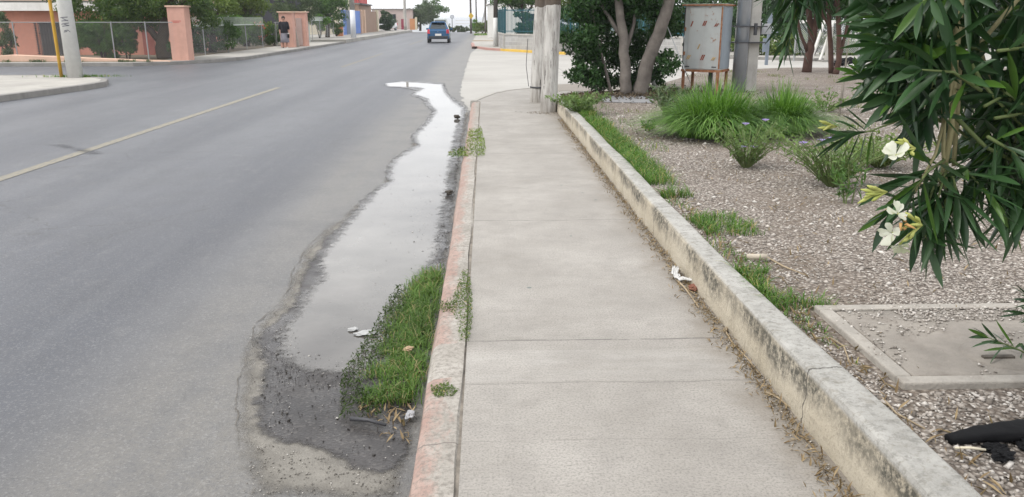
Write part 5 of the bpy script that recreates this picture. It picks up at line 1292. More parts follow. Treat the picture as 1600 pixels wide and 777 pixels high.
# planter wall, a low sloping bank of peach concrete
L0, L1, L2 = P(-60, 90, 32.2).x, P(22, 84, 32.2).x, P(268, 96, 32.2).x
m = MB(); V = []
for x, z in ((L0 - 8, .05), (L0, .16), (L1, .26), ((L1 + L2) / 2, .14), (L2, .02)): V += [(x, 32.0, -.05), (x, 32.35, -.05), (x, 32.35, z), (x, 32.0, z)]
Fc = [(3, 2, 1, 0)] + [tuple(4 * i + a for a in q_) for i in range(4) for q_ in ((0, 1, 5, 4), (1, 2, 6, 5), (2, 3, 7, 6), (3, 0, 4, 7))] + [(16, 17, 18, 19)]
tag(m.add(V, Fc).build('planter_wall', PEACH, bevel=.02), 'low sloping peach concrete wall along the side road, under the wire fence', 'low wall')
q = np.stack([rng.uniform(L0, L2, 1400), 31.75 + rng.normal(0, .08, 1400)], 1)
q = q[np.array([mnoise.noise(Vector((a * 1.5, 0, 3))) for a in q[:, 0]]) > .05]
stuff(arr_mesh('kerb_weeds', blades(xyz(q, 0), .16, .02, .9), BLADE_F, G_GREY))

def wire_fence(name, label, pts, z0, z1, posts, extra=None):
    t = thing(name, label, 'fence', (pts[0][0], pts[0][1], 0)); o0 = Vector((pts[0][0], pts[0][1], 0)); m = MB()
    for i in range(len(pts) - 1): mesh_panel(m, Vector((*pts[i], 0)) - o0, Vector((*pts[i + 1], 0)) - o0, z0, z1, .10, .0016)
    m.build('mesh', GALVM, t)
    MB().tube([(p[0] - o0.x, p[1] - o0.y, z1) for p in pts], .014, 6).build('top_rail', GALVM, t)
    for p in posts: MB().tube([(p[0] - o0.x, p[1] - o0.y, 0), (p[0] - o0.x, p[1] - o0.y, z1 + .03)], .022, 8).build('post', GALVM, t)
    return t
fx = lambda px: P(px, 60, 32.6).x
wire_fence('wire_fence', 'chain wire fence with thin posts above the peach wall', [(fx(-80), 32.6), (fx(272), 32.6)], .1, zt(35, 32.6), [(fx(a), 32.6) for a in (-70, 23, 100, 176, 229)])
FX = -12.65
fence_b = wire_fence('wire_fence.001', 'chain wire fence with a pale picket band along the roadside pavement', [(FX, 34.2), (FX, 48)], .05, 1.28, [(FX, y) for y in (34.3, 37.6, 41.0, 44.2, 47.4)])
m = MB()
y = .1
while y < 13.7: m.box((0, y, 1.48), (.012, .035, .40)); y += .16
m.box((0, 6.9, 1.30), (.03, 13.7, .05)); m.build('picket_band', plain('pale_grey_green', (.42, .47, .42), .6, .1, 3, 0), fence_b)
# pink pillar at the corner
t = thing('gate_pillar', 'tall pink rendered pillar with small red lettering, alone at the corner', 'pillar', (P(285, 90, 33).x, 33.1, 0))
MB().box((0, 0, 1.0), (.66, .62, 2.06)).build('shaft', SALMON, t, bevel=.01)
MB().box((0, 0, 2.05), (.76, .72, .06)).build('cap', PEACH, t, bevel=.01)
m = MB()
for k in range(9): m.box((-.17 + .04 * k, -.313, 1.50), (.022, .006, .03))
for k in range(6): m.box((-.11 + .04 * k, -.313, 1.45), (.022, .006, .03))
m.build('lettering', plain('red_lettering', (.50, .07, .06), .6, .1, 3, 0), t)
# pair of pink gateposts with a leaning pale leaf between
for nm, a, b_, Y, lab in (('gate_pillar.001', 438, 459, 48.3, 'pink capped gatepost just behind the walking woman'), ('gate_pillar.002', 463, 479.5, 50.5, 'pink capped gatepost with a grey door panel, right of its twin')):
    x0, x1 = P(a, 60, Y).x, P(b_, 60, Y).x; t = thing(nm, lab, 'pillar', ((x0 + x1) / 2, Y + .3, 0))
    h = zt(20, Y); MB().box((0, 0, h / 2), (x1 - x0, .6, h)).build('shaft', SALMON, t, bevel=.01)
    MB().box((0, 0, h + .03), (x1 - x0 + .16, .75, .07)).build('cap', PEACH, t, bevel=.01)
    if nm.endswith('2'): MB().box((-.10, -.33, .85), (.34, .05, 1.6)).build('door_panel', plain('dusty_grey_pink', (.40, .30, .27), .8, .1, 3, .1), t)
t = thing('gate_leaf', 'grey wooden gate leaf leaning between the two pink gateposts', 'gate', (P(461, 70, 48.9).x, 48.9, 0))
MB().hexa([(-.06, 0, 0), (.25, .05, 0), (.25, .11, 0), (-.06, .06, 0), (-.12, 0, 1.5), (.02, .05, 1.5), (.02, .11, 1.5), (-.12, .06, 1.5)]).build('panel', plain('weathered_board', (.38, .34, .30), .85, .2, 4, .2), t)
MB().box((-.02, .0, 1.75), (.22, .1, .35)).build('dark_box', DARKM, t)
# white wire gate and the fence beyond
WP = plain('white_metal_paint', (.52, .56, .52), .6, .1, 3, 0)
GX = -12.75
t = thing('wire_gate', 'pale tubular wire gate with diagonal braces beyond the pink gateposts', 'gate', (GX, 58.0, 0))
g0, g1 = -1.5, 2.6
for y in (g0, g1): MB().tube([(0, y, 0), (0, y, 1.45)], .04, 8).build('post', WP, t)
m = MB()
for a, b_ in (((0, g0, 1.05), (0, g1, 1.05)), ((0, g0, .08), (0, g1, .08)), ((0, .55, .08), (0, .55, 1.4)), ((0, .6, .1), (0, g0 + .2, 1.0)), ((0, .6, .1), (0, g1 - .1, 1.0)), ((0, g0, 1.4), (0, g1, 1.4))): m.tube([a, b_], .028, 6)
m.build('gate_frame', WP, t)
m = MB(); mesh_panel(m, (0, g0, 0), (0, g1, 0), .08, 1.4, .1, .002); m.build('mesh', GALVM, t)
t = wire_fence('wire_fence.002', 'short pale wire fence between the wire gate and the blue gate', [(GX, 50.6), (GX, 56.3)], .05, 1.4, [(GX, 51), (GX, 54)])
t = wire_fence('wire_fence.003', 'short wire fence overgrown with shrubs before the blue gate', [(GX - .1, 61.5), (GX - .1, 71)], .3, 1.75, [(GX - .1, y) for y in (62, 65, 68, 70.8)])
m = MB()
for k in range(46): m.box((0, .2 + k * .2, 1.62), (.015, .05, .3))
m.box((0, 4.7, 1.5), (.02, 9.3, .04)); m.build('picket_band', WP, t)

# bushes and trees on the left
def bush(name, label, c, clumps, n, ls, leaf, stems_=4, h=1.0, group=None, cat='bush', bark=BARKD, elong=2.0):
    t = thing(name, label, cat, c, 0, group); m = MB()
    for k in range(stems_):
        a = 2 * pi * k / stems_ + .4; m.tube([(.05 * cos(a), .05 * sin(a), 0), (.18 * cos(a), .18 * sin(a), h * .5), (.4 * cos(a), .4 * sin(a), h)], [.03, .022, .008], 6)
    m.build('stem', bark, t, True); arr_mesh('foliage', leaves(clump_pts(n, clumps), ls, elong), LEAF_F, leaf, t); return t
def at_base(px, Y, z=0): p = P(px, 60, Y); return (p.x, Y, z)
c = at_base(8, 33.3); bush('shrub', 'grey-green shrub at the left edge in front of the pink house', c, crown_clumps((-.1, 0, 1.05), (.42, .35, .95), 26, .2), 2600, .09, G_GREY, 4, 1.4, 'garden shrubs behind the wire fence')
c = at_base(158, 33.6); bush('shrub.001', 'tall dark dense shrub behind the wire fence right of the white pole', c, crown_clumps((.0, .1, .85), (1.15, .45, .85), 60, .3), 11000, .11, G_MID, 6, 1.4, 'garden shrubs behind the wire fence')
c = at_base(196, 33.9); bush('shrub.002', 'narrow dark shrub with pink wall showing through, left of the tree trunk', c, crown_clumps((0, 0, .85), (.35, .3, .75), 18, .2), 1700, .10, G_DARK, 3, 1.2, 'garden shrubs behind the wire fence')
c = at_base(268, 33.6); bush('shrub.003', 'small dark shrub between the tree trunk and the pink pillar', c, crown_clumps((0, 0, .35), (.3, .3, .35), 10, .2), 900, .10, G_DARK, 3, .5, 'garden shrubs behind the wire fence')
b_ = Vector(at_base(254, 34.3)); R_ = lambda px, py, Y: tuple(P(px, py, Y) - b_)
tree('shade_tree', 'big dark spreading shade tree with a thick leaning trunk behind the fence', tuple(b_), [
    ([(0, 0, 0), R_(252, 75, 34.3), R_(256, 50, 34.3), R_(262, 20, 34.4), R_(270, -40, 34.5)], .30, .16), ([R_(248, 62, 34.3), R_(232, 44, 34.2), R_(205, 30, 34), R_(170, 22, 33.8)], .15, .06), ([R_(258, 40, 34.3), R_(280, 10, 34.2), R_(310, -20, 34)], .13, .05)],
    crown_clumps((-1.6, .2, 2.3), (2.8, 1.6, .8), 56, .45) + crown_clumps((.5, -.4, 2.25), (1.7, 1.0, .6), 34, .36) + crown_clumps((-1.7, -.3, 1.45), (1.5, .6, .4), 26, .28) + crown_clumps((0, .6, 1.6), (2.6, .5, .6), 34, .35), 26000, .12, BARKD, leafmat('shade_leaf', (.038, .088, .018), (.12, .18, .035), .55, .22))
c = at_base(362, 46, 0); bush('garden_bush', 'bright green rounded bush rising above the pale picket band', c, crown_clumps((0, 0, .95), (1.2, .8, 1.05), 46, .3), 6500, .13, G_LIGHT, 5, 1.4, 'bushes behind the roadside fence')
c = at_base(332, 41, 0); bush('garden_bush.001', 'dark shrub low behind the roadside fence next to the corner pillar', c, crown_clumps((0, 0, .75), (1.3, .8, .95), 40, .3), 5600, .12, G_MID, 5, 1.1, 'bushes behind the roadside fence')
c = at_base(386, 50, 0); bush('garden_bush.002', 'deep green shrub between the bright bush and the red flowers', c, crown_clumps((0, 0, .8), (1.0, .7, .95), 34, .3), 4200, .13, G_MID, 5, 1.2, 'bushes behind the roadside fence')
c = at_base(407, 52.5, 0); t = bush('garden_bush.003', 'shrub dotted with coral red flowers left of the walking woman', c, crown_clumps((0, 0, .8), (1.1, .7, .9), 36, .3), 4400, .13, G_OLIVE, 5, 1.2, 'bushes behind the roadside fence')
q = clump_pts(60, [(0.1, -.5, .55, .5, .3, .25, 1), (.0, -.4, 1.15, .7, .3, .3, 1)]); arr_mesh('blossom', leaves(q, .14, 1.3), LEAF_F, REDPET, t)
c = at_base(428, 51.5, 0); bush('garden_bush.004', 'green shrub half hidden behind the first pink gatepost', c, crown_clumps((0, 0, .6), (.5, .5, .6), 16, .25), 1500, .12, G_MID, 4, .9, 'bushes behind the roadside fence')
def big_tree(name, label, px, Y, zc, R3, n, ls, leaf, z=0, cr=.6, k=40, r=.2, group='garden trees on the left', bark=BARKD, dx=0):
    c = at_base(px, Y, z)
    return tree(name, label, c, [([(0, 0, 0), (.1, 0, zc * .5), (.0 + dx * .5, .1, zc * .8), (dx, .2, zc)], r, r * .5), ([(.08, 0, zc * .5), (-R3[0] * .4, 0, zc * .8), (-R3[0] * .7, 0, zc)], r * .5, r * .2), ([(.1, 0, zc * .55), (R3[0] * .4, .1, zc * .85), (R3[0] * .7, 0, zc * 1.05)], r * .5, r * .2)],
                crown_clumps((dx, 0, zc), R3, k, cr), n, ls, bark, leaf, group)
big_tree('garden_tree', 'olive green tree crown above the corner pillar and fence', 330, 41, 2.5, (1.7, 1.3, .85), 8000, .14, G_OLIVE, cr=.4)
big_tree('garden_tree.001', 'yellow-olive tree over the fence before the dark gap', 385, 50, 2.7, (1.3, 1.1, 1.05), 7000, .15, G_OLIVE, cr=.45)
big_tree('garden_tree.002', 'greyish feathery tree behind the pink gateposts', 462, 60, 2.7, (2.0, 1.4, 1.2), 9000, .15, G_GREY, cr=.5)
big_tree('garden_tree.003', 'fresh green tree left of the blue gate', 512, 70, 2.7, (1.8, 1.4, 1.5), 8500, .18, G_MID, z=.13, cr=.55)
c = at_base(500, 66.5, .13); bush('garden_bush.005', 'light green low bush over the pale wire gate', c, crown_clumps((0, 0, 1.1), (1.2, .6, .6), 18, .3), 2200, .14, G_LIGHT, 5, 1.2, 'bushes behind the roadside fence')
c = at_base(526, 74, .13); bush('garden_bush.006', 'dark bush against the white post of the blue gate', c, crown_clumps((0, 0, 1.2), (.6, .5, 1.1), 16, .3), 1800, .15, G_MID, 4, 1.4, 'bushes behind the roadside fence')
t = thing('dark_shed', 'dark shed in the gap between the garden trees', 'shed', at_base(425, 66, 0))
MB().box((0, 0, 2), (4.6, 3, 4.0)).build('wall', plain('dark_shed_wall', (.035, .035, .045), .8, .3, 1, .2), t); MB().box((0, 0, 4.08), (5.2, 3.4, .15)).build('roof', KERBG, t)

# blue gate with posts
BLUE = plain('blue_gate_paint', (.055, .16, .50), .5, .15, 1.5, .1, 10)
BLUEGR = plain('grey_blue_panel', (.12, .15, .21), .6, .12, 1.5, .1, 10)
t = thing('metal_gate', 'bright blue sheet metal gate with a grey panel and white post', 'gate', (-13.2, 77, .13))
h = zt(17, 80) - .13
MB().box((0, 1.2, h / 2 + .05), (.06, 2.4, h)).build('panel', BLUE, t); MB().box((0.01, 4.0, h / 2 + .05), (.06, 3.0, h)).build('panel', BLUEGR, t); MB().box((0, 8.5, h / 2 + .05), (.06, 5.6, h)).build('panel', BLUE, t)
MB().box((0, -.3, h * .45), (.3, .35, h * .9)).build('post', WHITE, t); MB().box((0, 11.8, h / 2 + .1), (.3, .5, h + .2)).build('post', PEACH, t)
m = MB()
for k in range(4): m.box((.05, .6, .4 + k * .25), (.03, 1.0, .05))
m.build('bar', plain('pale_blue_bar', (.30, .40, .62), .6, .1, 3, 0), t)
t = thing('brick_pier', 'short orange brick pier beside the white post of the blue gate', 'pier', at_base(532, 75, .13)); MB().box((0, 0, .55), (.5, .5, 1.1)).build('shaft', plain('orange_brick', (.46, .20, .11), .85, .25, 5, .2), t); MB().box((0, 0, 1.13), (.58, .58, .06)).build('cap', CONC, t)
up = thing('utility_pole', 'grey utility pole with white painted foot before the blue gate', 'pole', (-10.75, 68, .13))
MB().tube([(0, 0, 0), (0, 0, zt(16, 68) - .13)], [.22, .21], 16).build('painted_foot', plain('pale_blue_white', (.66, .68, .72), .7, .08, 2, .1), up, True)
MB().tube([(0, 0, zt(16, 68) - .13), (0, 0, 8)], [.205, .16], 16).build('shaft', CONC, up, True)
pole('utility_pole.001', 'distant slim grey pole with white foot by the maroon gate', (-11.3, 118, .13), 9, .22, .16, CONC)

# houses further along
CREAM = plain('cream_wall', (.58, .52, .40), .85, .1, 1, .1, 10); TAN = plain('tan_wall', (.32, .22, .165), .85, .12, 1, .1, 10); REDW = plain('red_wall', (.50, .09, .09), .8, .12, 1, .1, 10)
def house(name, label, x0, x1, y0, y1, z, h, mat, wins=(), roof=None, roofmat=KERBG):
    t = thing(name, label, 'house', ((x0 + x1) / 2, (y0 + y1) / 2, z)); w_, d_ = x1 - x0, y1 - y0
    MB().box((0, 0, h / 2), (w_, d_, h)).build('wall', mat, t); MB().box((0, 0, h + .08), (w_ + .3, d_ + .3, .16)).build('roof', roofmat, t)
    for (face, u, zz_, ww, hh) in wins:
        if face == 'e': o = MB().box((w_ / 2, u, zz_), (.10, ww, hh)).build('window', GLASS, t); MB().box((w_ / 2 + .03, u, zz_ - hh / 2 - .04), (.16, ww + .2, .08)).build('sill', WHITE, o)
        else: o = MB().box((u, -d_ / 2, zz_), (ww, .10, hh)).build('window', GLASS, t); MB().box((u, -d_ / 2 - .03, zz_ - hh / 2 - .04), (ww + .2, .16, .08)).build('sill', WHITE, o)
    return t
house('town_house', 'cream two-storey house behind the blue gate', -22, -14.6, 84, 93, .13, 5.8, CREAM, (('s', 1.6, 3.4, 1.0, 1.6), ('s', -1.6, 3.4, 1.4, 1.2), ('e', 0, 3.0, 1.2, 1.5)))
th = house('town_house.001', 'tan house with a red upper storey beyond the brown gate', -22, -15.2, 101, 112, .13, 3.2, TAN, (('s', 2.3, 2.5, 1.0, .9), ('e', -1, 1.6, 1.5, 1.2)))
MB().box((1.0, -1, 4.6), (4.6, 8, 2.6)).build('upper_storey', REDW, th); MB().box((1.1, -1, 3.25), (5.6, 9, .14)).build('balcony_floor', DARKM, th)
for dx in (.2, 2.2): MB().box((dx, -5.05, 4.3), (.9, .08, 1.1)).build('window', WHITE, th)
m = MB()
for k in range(14): m.box((-1.4 + k * .38, -5.4, 3.7), (.03, .03, .9))
m.box((1.1, -5.4, 4.15), (5.2, .05, .05)); m.build('railing', DARKM, th)
t = thing('brown_gate', 'plain brown garage gate framed by cream posts', 'gate', (-13.5, 93.2, .13)); h = zt(18, 98) - .13
MB().box((0, 5.4, h / 2), (.08, 10, h)).build('panel', plain('brown_gate_paint', (.27, .175, .125), .7, .1, 2, .1), t); MB().box((.05, 10.9, h / 2 + .1), (.3, 1.1, h + .2)).build('post', CREAM, t); MB().box((.02, -.1, h / 2 + .05), (.3, .8, h + .1)).build('post', PEACH, t)
c = at_base(606, 112, .13); bush('roadside_bush', 'dense dark bush between brown gate and parked white car', c, crown_clumps((0, 0, 1.35), (1.15, .8, 1.3), 40, .35), 6000, .17, G_DARK, 5, 1.6)
t = house('town_house.002', 'low pinkish house wall behind the parked white car', -17, -10.9, 126, 136, .1, 2.9, plain('dusty_pink_wall', (.47, .38, .36), .85, .1, 1, .1), (('s', 0, 1.8, 1.0, .9),))
t = thing('maroon_gate', 'maroon metal gate right of the parked white car', 'gate', (P(631, 40, 122).x, 122, .1)); MB().box((0, 0, .8), (.75, .08, 1.5)).build('panel', plain('maroon_paint', (.25, .035, .065), .6, .1, 2, .1), t); MB().box((.42, 0, .85), (.12, .14, 1.7)).build('post', WHITE, t)
t = thing('orange_wall', 'short orange garden wall with cream pier beyond the distant pole', 'wall', (P(646, 40, 124).x, 124, .1)); MB().box((-.15, 0, .8), (.75, .2, 1.6)).build('panel', plain('orange_render', (.52, .25, .12), .85, .12, 1, .1), t); MB().box((.4, 0, .9), (.3, .3, 1.8)).build('pier', CREAM, t)
for nm, px, Y, zc, R3, n, leaf, lab in (('street_tree', 657, 128, 2.6, (2.1, 1.8, 2.0), 6000, G_GREY, 'dark grey-green tree left of the pair on the far skyline'), ('street_tree.001', 677, 131, 3.0, (2.2, 1.8, 2.2), 6500, G_MID, 'taller green tree above the cars on the far skyline')):
    big_tree(nm, lab, px, Y, zc, R3, n, .24, leaf, z=-.1, cr=.65, group='trees on the far skyline')
for k, (px, w2, h2) in enumerate(((704, 1.1, .75), (716, 1.2, .7), (726, .9, .5))):
    c = at_base(px, 123, H(123) - .1); bush('hedge_bush' + ('' if k == 0 else '.%03d' % k), ('low dark bush at the foot of the round sign', 'low dark bush right of the round sign', 'lowest bush at the crest by the white post')[k], c, crown_clumps((0, 0, h2 * .6), (w2, .6, h2 * .6), 12, .3), 1300, .17, G_GREY, 4, .6, 'low bushes at the end of the road')
t = thing('road_sign', 'round grey road sign on a short post at the end of the road', 'sign', at_base(707, 121, H(121) - .1)); MB().tube([(0, 0, 0), (0, 0, 2.4)], .05, 8).build('post', DARKM, t); MB().tube([(0, -.06, 2.1), (0, -.09, 2.1)], [.30, .30], 24).build('plate', plain('sign_grey', (.36, .38, .42), .5, .05, 2, 0), t); MB().tube([(0, -.09, 2.1), (0, -.092, 2.1)], [.22, .22], 20).build('plate_centre', plain('sign_pale', (.50, .52, .56), .5, .05, 2, 0), t)
t = thing('barrier_frame', 'thin white metal barrier frame at the crest of the road', 'barrier', at_base(735, 119.5, 0))
MB().tube([(0, 0, -.3), (0, 0, 1.5)], .05, 8).build('post', WHITE, t); m = MB()
for z in (1.45, 1.0): m.tube([(-2.1, 0, z), (0, 0, z)], .03, 6)
m.build('rail', WHITE, t)

# ================================================================== RIGHT SIDE, ACROSS THE CROSS STREET
POLEW = plain('dark_pole_wood', (.11, .095, .085), .85, .25, 3, .3, 20)
pole('timber_pole', 'leftmost thin timber pole on the right verge, with a yellow sign', (P(736, 40, 96).x, 96, 0), 11, .13, .10, POLEW, (-.1, 0), group='far timber poles')
pole('timber_pole.001', 'thin timber pole second from the road on the right verge', (P(744.5, 40, 104).x, 104, 0), 11, .10, .08, POLEW, (-.08, 0), group='far timber poles')
pole('timber_pole.002', 'thin upright timber pole next to the white house wall', (P(758.5, 40, 92).x, 92, 0), 11, .10, .09, POLEW, (0, 0), group='far timber poles')
pole('timber_pole.003', 'leaning grey pole rising behind the hedge beside the white house', (P(751, 45, 110).x, 110, 0), 9, .12, .10, plain('grey_pole', (.40, .40, .40), .8, .1, 2, .1), (1.9, 0), group='far timber poles')
t = thing('warning_sign', 'small yellow diamond sign fixed low on the timber pole nearest the road', 'sign', (P(736, 25, 95.7).x, 95.7, zt(25, 95.7))); o = MB().box((0, 0, 0), (.50, .03, .50)).build('plate', plain('sign_yellow', (.62, .42, .06), .6, .1, 2, 0), t); o.rotation_euler = (0, radians(45), radians(30))
for k, (px, Y, w2, h2, leaf) in enumerate(((744, 100, .9, 1.3, G_LIGHT), (754, 98, .9, 1.4, G_OLIVE), (762, 101, .9, 1.2, G_LIGHT))):
    c = at_base(px, Y, 0); bush('hedge_bush.%03d' % (k + 3), ('light green hedge bush right of the yellow sign', 'taller olive hedge bush amid the timber poles', 'light green hedge bush against the white house')[k], c, crown_clumps((0, 0, h2 * .6), (w2, .6, h2 * .55), 14, .35), 1600, .17, leaf, 4, .9, 'hedge bushes among the timber poles')
q = np.stack([rng.uniform(-1.2, 3, 900), rng.uniform(84, 92, 900)], 1); stuff(arr_mesh('far_verge_grass', blades(xyz(q, 0), .18, .05, .9), BLADE_F, G_GRASS))
hx = P(762, 40, 74).x
t = thing('white_house', 'white walled house with low gable at the far corner of the cross street', 'house', (hx + 2.6, 78, 0)); hh = zt(9, 74)
MB().add([(-2.6, -4, 0), (2.6, -4, 0), (2.6, 4, 0), (-2.6, 4, 0), (-2.6, -4, hh), (2.6, -4, hh), (2.6, 4, hh), (-2.6, 4, hh), (-1.5, -4, hh + .45), (-1.5, 4, hh + .45)], [(3, 2, 1, 0), (0, 1, 5, 8, 4), (1, 2, 6, 5), (2, 3, 7, 9, 6), (3, 0, 4, 7), (5, 6, 9, 8), (4, 8, 9, 7)]).build('wall', plain('white_render', (.66, .65, .62), .85, .08, 1, .1), t)
MB().hexa([(-2.75, -4.1, hh + .02), (-1.5, -4.1, hh + .47), (-1.5, 4.1, hh + .47), (-2.75, 4.1, hh + .02), (-2.75, -4.1, hh + .10), (-1.5, -4.1, hh + .55), (-1.5, 4.1, hh + .55), (-2.75, 4.1, hh + .10)]).build('roof', WHITE, t)
MB().box((1.2, -4.03, 1.5), (.9, .1, 1.1)).build('window', GLASS, t)
bp = thing('roadside_pole', 'dark-topped pole with whitewashed lower half before the block wall', 'pole', (P(774.5, 72, 50).x, 50, 0))
MB().tube([(0, 0, 0), (0, 0, zt(28, 50))], [.14, .13], 14).build('painted_foot', WPOLE, bp, True); MB().tube([(0, 0, zt(28, 50)), (.06, 0, 8)], [.13, .10], 14).build('shaft', POLEW, bp, True)
# block wall with teal fence
w0 = Vector((P(789, 70, 45.6).x, 45.6, 0)); w1 = Vector((4.3, 41.6, 0)); w2_ = Vector((9.0, 37.4, 0)); wr = Vector((P(775, 70, 53.8).x, 53.8, 0))
t = thing('block_wall', 'grey concrete block wall with pale coping and pilasters under the teal fence', 'wall', tuple(w0)); zc_ = .74
BLK = m_blocks()
TEAL = plain('teal_paint', (.015, .085, .105), .5, .2, 2, 0)
fe = thing('teal_fence', 'dark teal metal bar fence standing on the block wall', 'fence', (w0.x, w0.y, zc_ + .09))
for a, b_ in ((w0, w1), (w1, w2_), (wr, w0)):
    d = b_ - a; L = d.length; ang = math.atan2(d.y, d.x); mid = (a + b_) / 2 - w0
    o = MB().box((0, 0, zc_ / 2), (L, .16, zc_)).build('panel', BLK, t); o.location = mid; o.rotation_euler = (0, 0, ang)
    o = MB().box((0, 0, zc_ + .04), (L + .05, .22, .08)).build('coping', CONC, t); o.location = mid; o.rotation_euler = (0, 0, ang)
    n = int(L / 2.05)
    for k in range(n + 1):
        p = a + d * (k / max(n, 1)) - w0; o = MB().box((0, 0, zc_ / 2), (.14, .20, zc_ - .002)).build('pilaster', CONC, t); o.location = p; o.rotation_euler = (0, 0, ang)
    m = MB(); k = 0.0
    while k < L: p = a + d * (k / L) - w0; m.box((p.x, p.y, .65), (.022, .022, 1.28), ang); k += .11 if a is not wr else .055
    for z in (.12, 1.2): m.box(tuple((a + b_) / 2 - w0 + Vector((0, 0, z))), (L, .035, .035), ang)
    m.build('bars', TEAL, fe)
    for k in range(n + 1): p = a + d * (k / max(n, 1)) - w0; MB().box((p.x, p.y, .68), (.07, .07, 1.4), ang).build('post', TEAL, fe)
for k, (px, Y, w2, zc2, R2, n, leaf, lab) in enumerate(((828, 47.5, 0, 1.35, (1.0, .8, .85), 5200, G_DARK, 'dark rounded bush pressed behind the teal fence left of the wooden posts'), (880, 46, 0, 1.4, (1.1, .9, 1.2), 4500, G_MID, 'green bush behind the teal fence right of the wooden posts'))):
    c = at_base(px, Y, 0); bush('fence_bush' + ('' if k == 0 else '.001'), lab, c, crown_clumps((0, 0, zc2), R2, 30, .3), n, .12, leaf, 5, 1.6, 'bushes behind the teal fence')
big_tree('yard_tree', 'green tree hanging over the teal fence left of the wooden posts', 815, 51, 2.95, (1.8, 1.4, .75), 5000, .17, G_MID, cr=.45, group='yard trees behind the cross street', r=.14)
for k, (px, Y, zc, R3, n, leaf, lab) in enumerate(((900, 52, 2.9, (2.3, 1.8, 1.6), 5200, G_OLIVE, 'yellowish yard tree behind the twin-trunk tree'), (985, 50, 2.6, (2.6, 1.6, 2.0), 4500, G_MID, 'yard tree hidden deep behind the twin-trunk tree'), (1065, 48, 2.4, (2.2, 1.6, 1.9), 5200, G_DARK, 'dark yard tree behind the rusting cabinet'),
                           (1160, 47, 2.8, (2.2, 1.6, 2.2), 5200, G_MID, 'yard tree behind the steel and concrete poles'), (1225, 45, 2.5, (2.2, 1.4, 1.5), 6000, G_DARK, 'dark yard tree beside the wire mesh enclosure'), (1320, 46, 3.0, (2.8, 1.6, 1.6), 5200, G_GREY, 'greyish yard tree behind the wire mesh enclosure'), (1440, 45, 2.6, (3.0, 1.6, 2.2), 5200, G_MID, 'yard tree behind the oleander'), (1560, 44, 2.6, (3.0, 1.6, 2.2), 4800, G_DARK, 'yard tree at the right edge behind the oleander'))):
    big_tree('yard_tree.%03d' % (k + 1), lab, px, Y, zc, R3, n, .22, leaf, cr=.6, group='yard trees behind the cross street', r=.16)
bush('tall_hedge', 'tall dark hedge running along behind the block wall and yard trees', (12.0, 41.5, 0), crown_clumps((-1.0, 0, 1.2), (8.5, .6, 1.3), 120, .5), 15000, .2, G_DARK, 10, 1.6, elong=2.2)
t = bush('bank_hedge', 'long low yellow-green hedge bank across the concrete street', (15.0, 37.2, 0), crown_clumps((0, 0, .45), (5.5, .6, .42), 60, .4), 9000, .13, G_OLIVE, 6, .5)

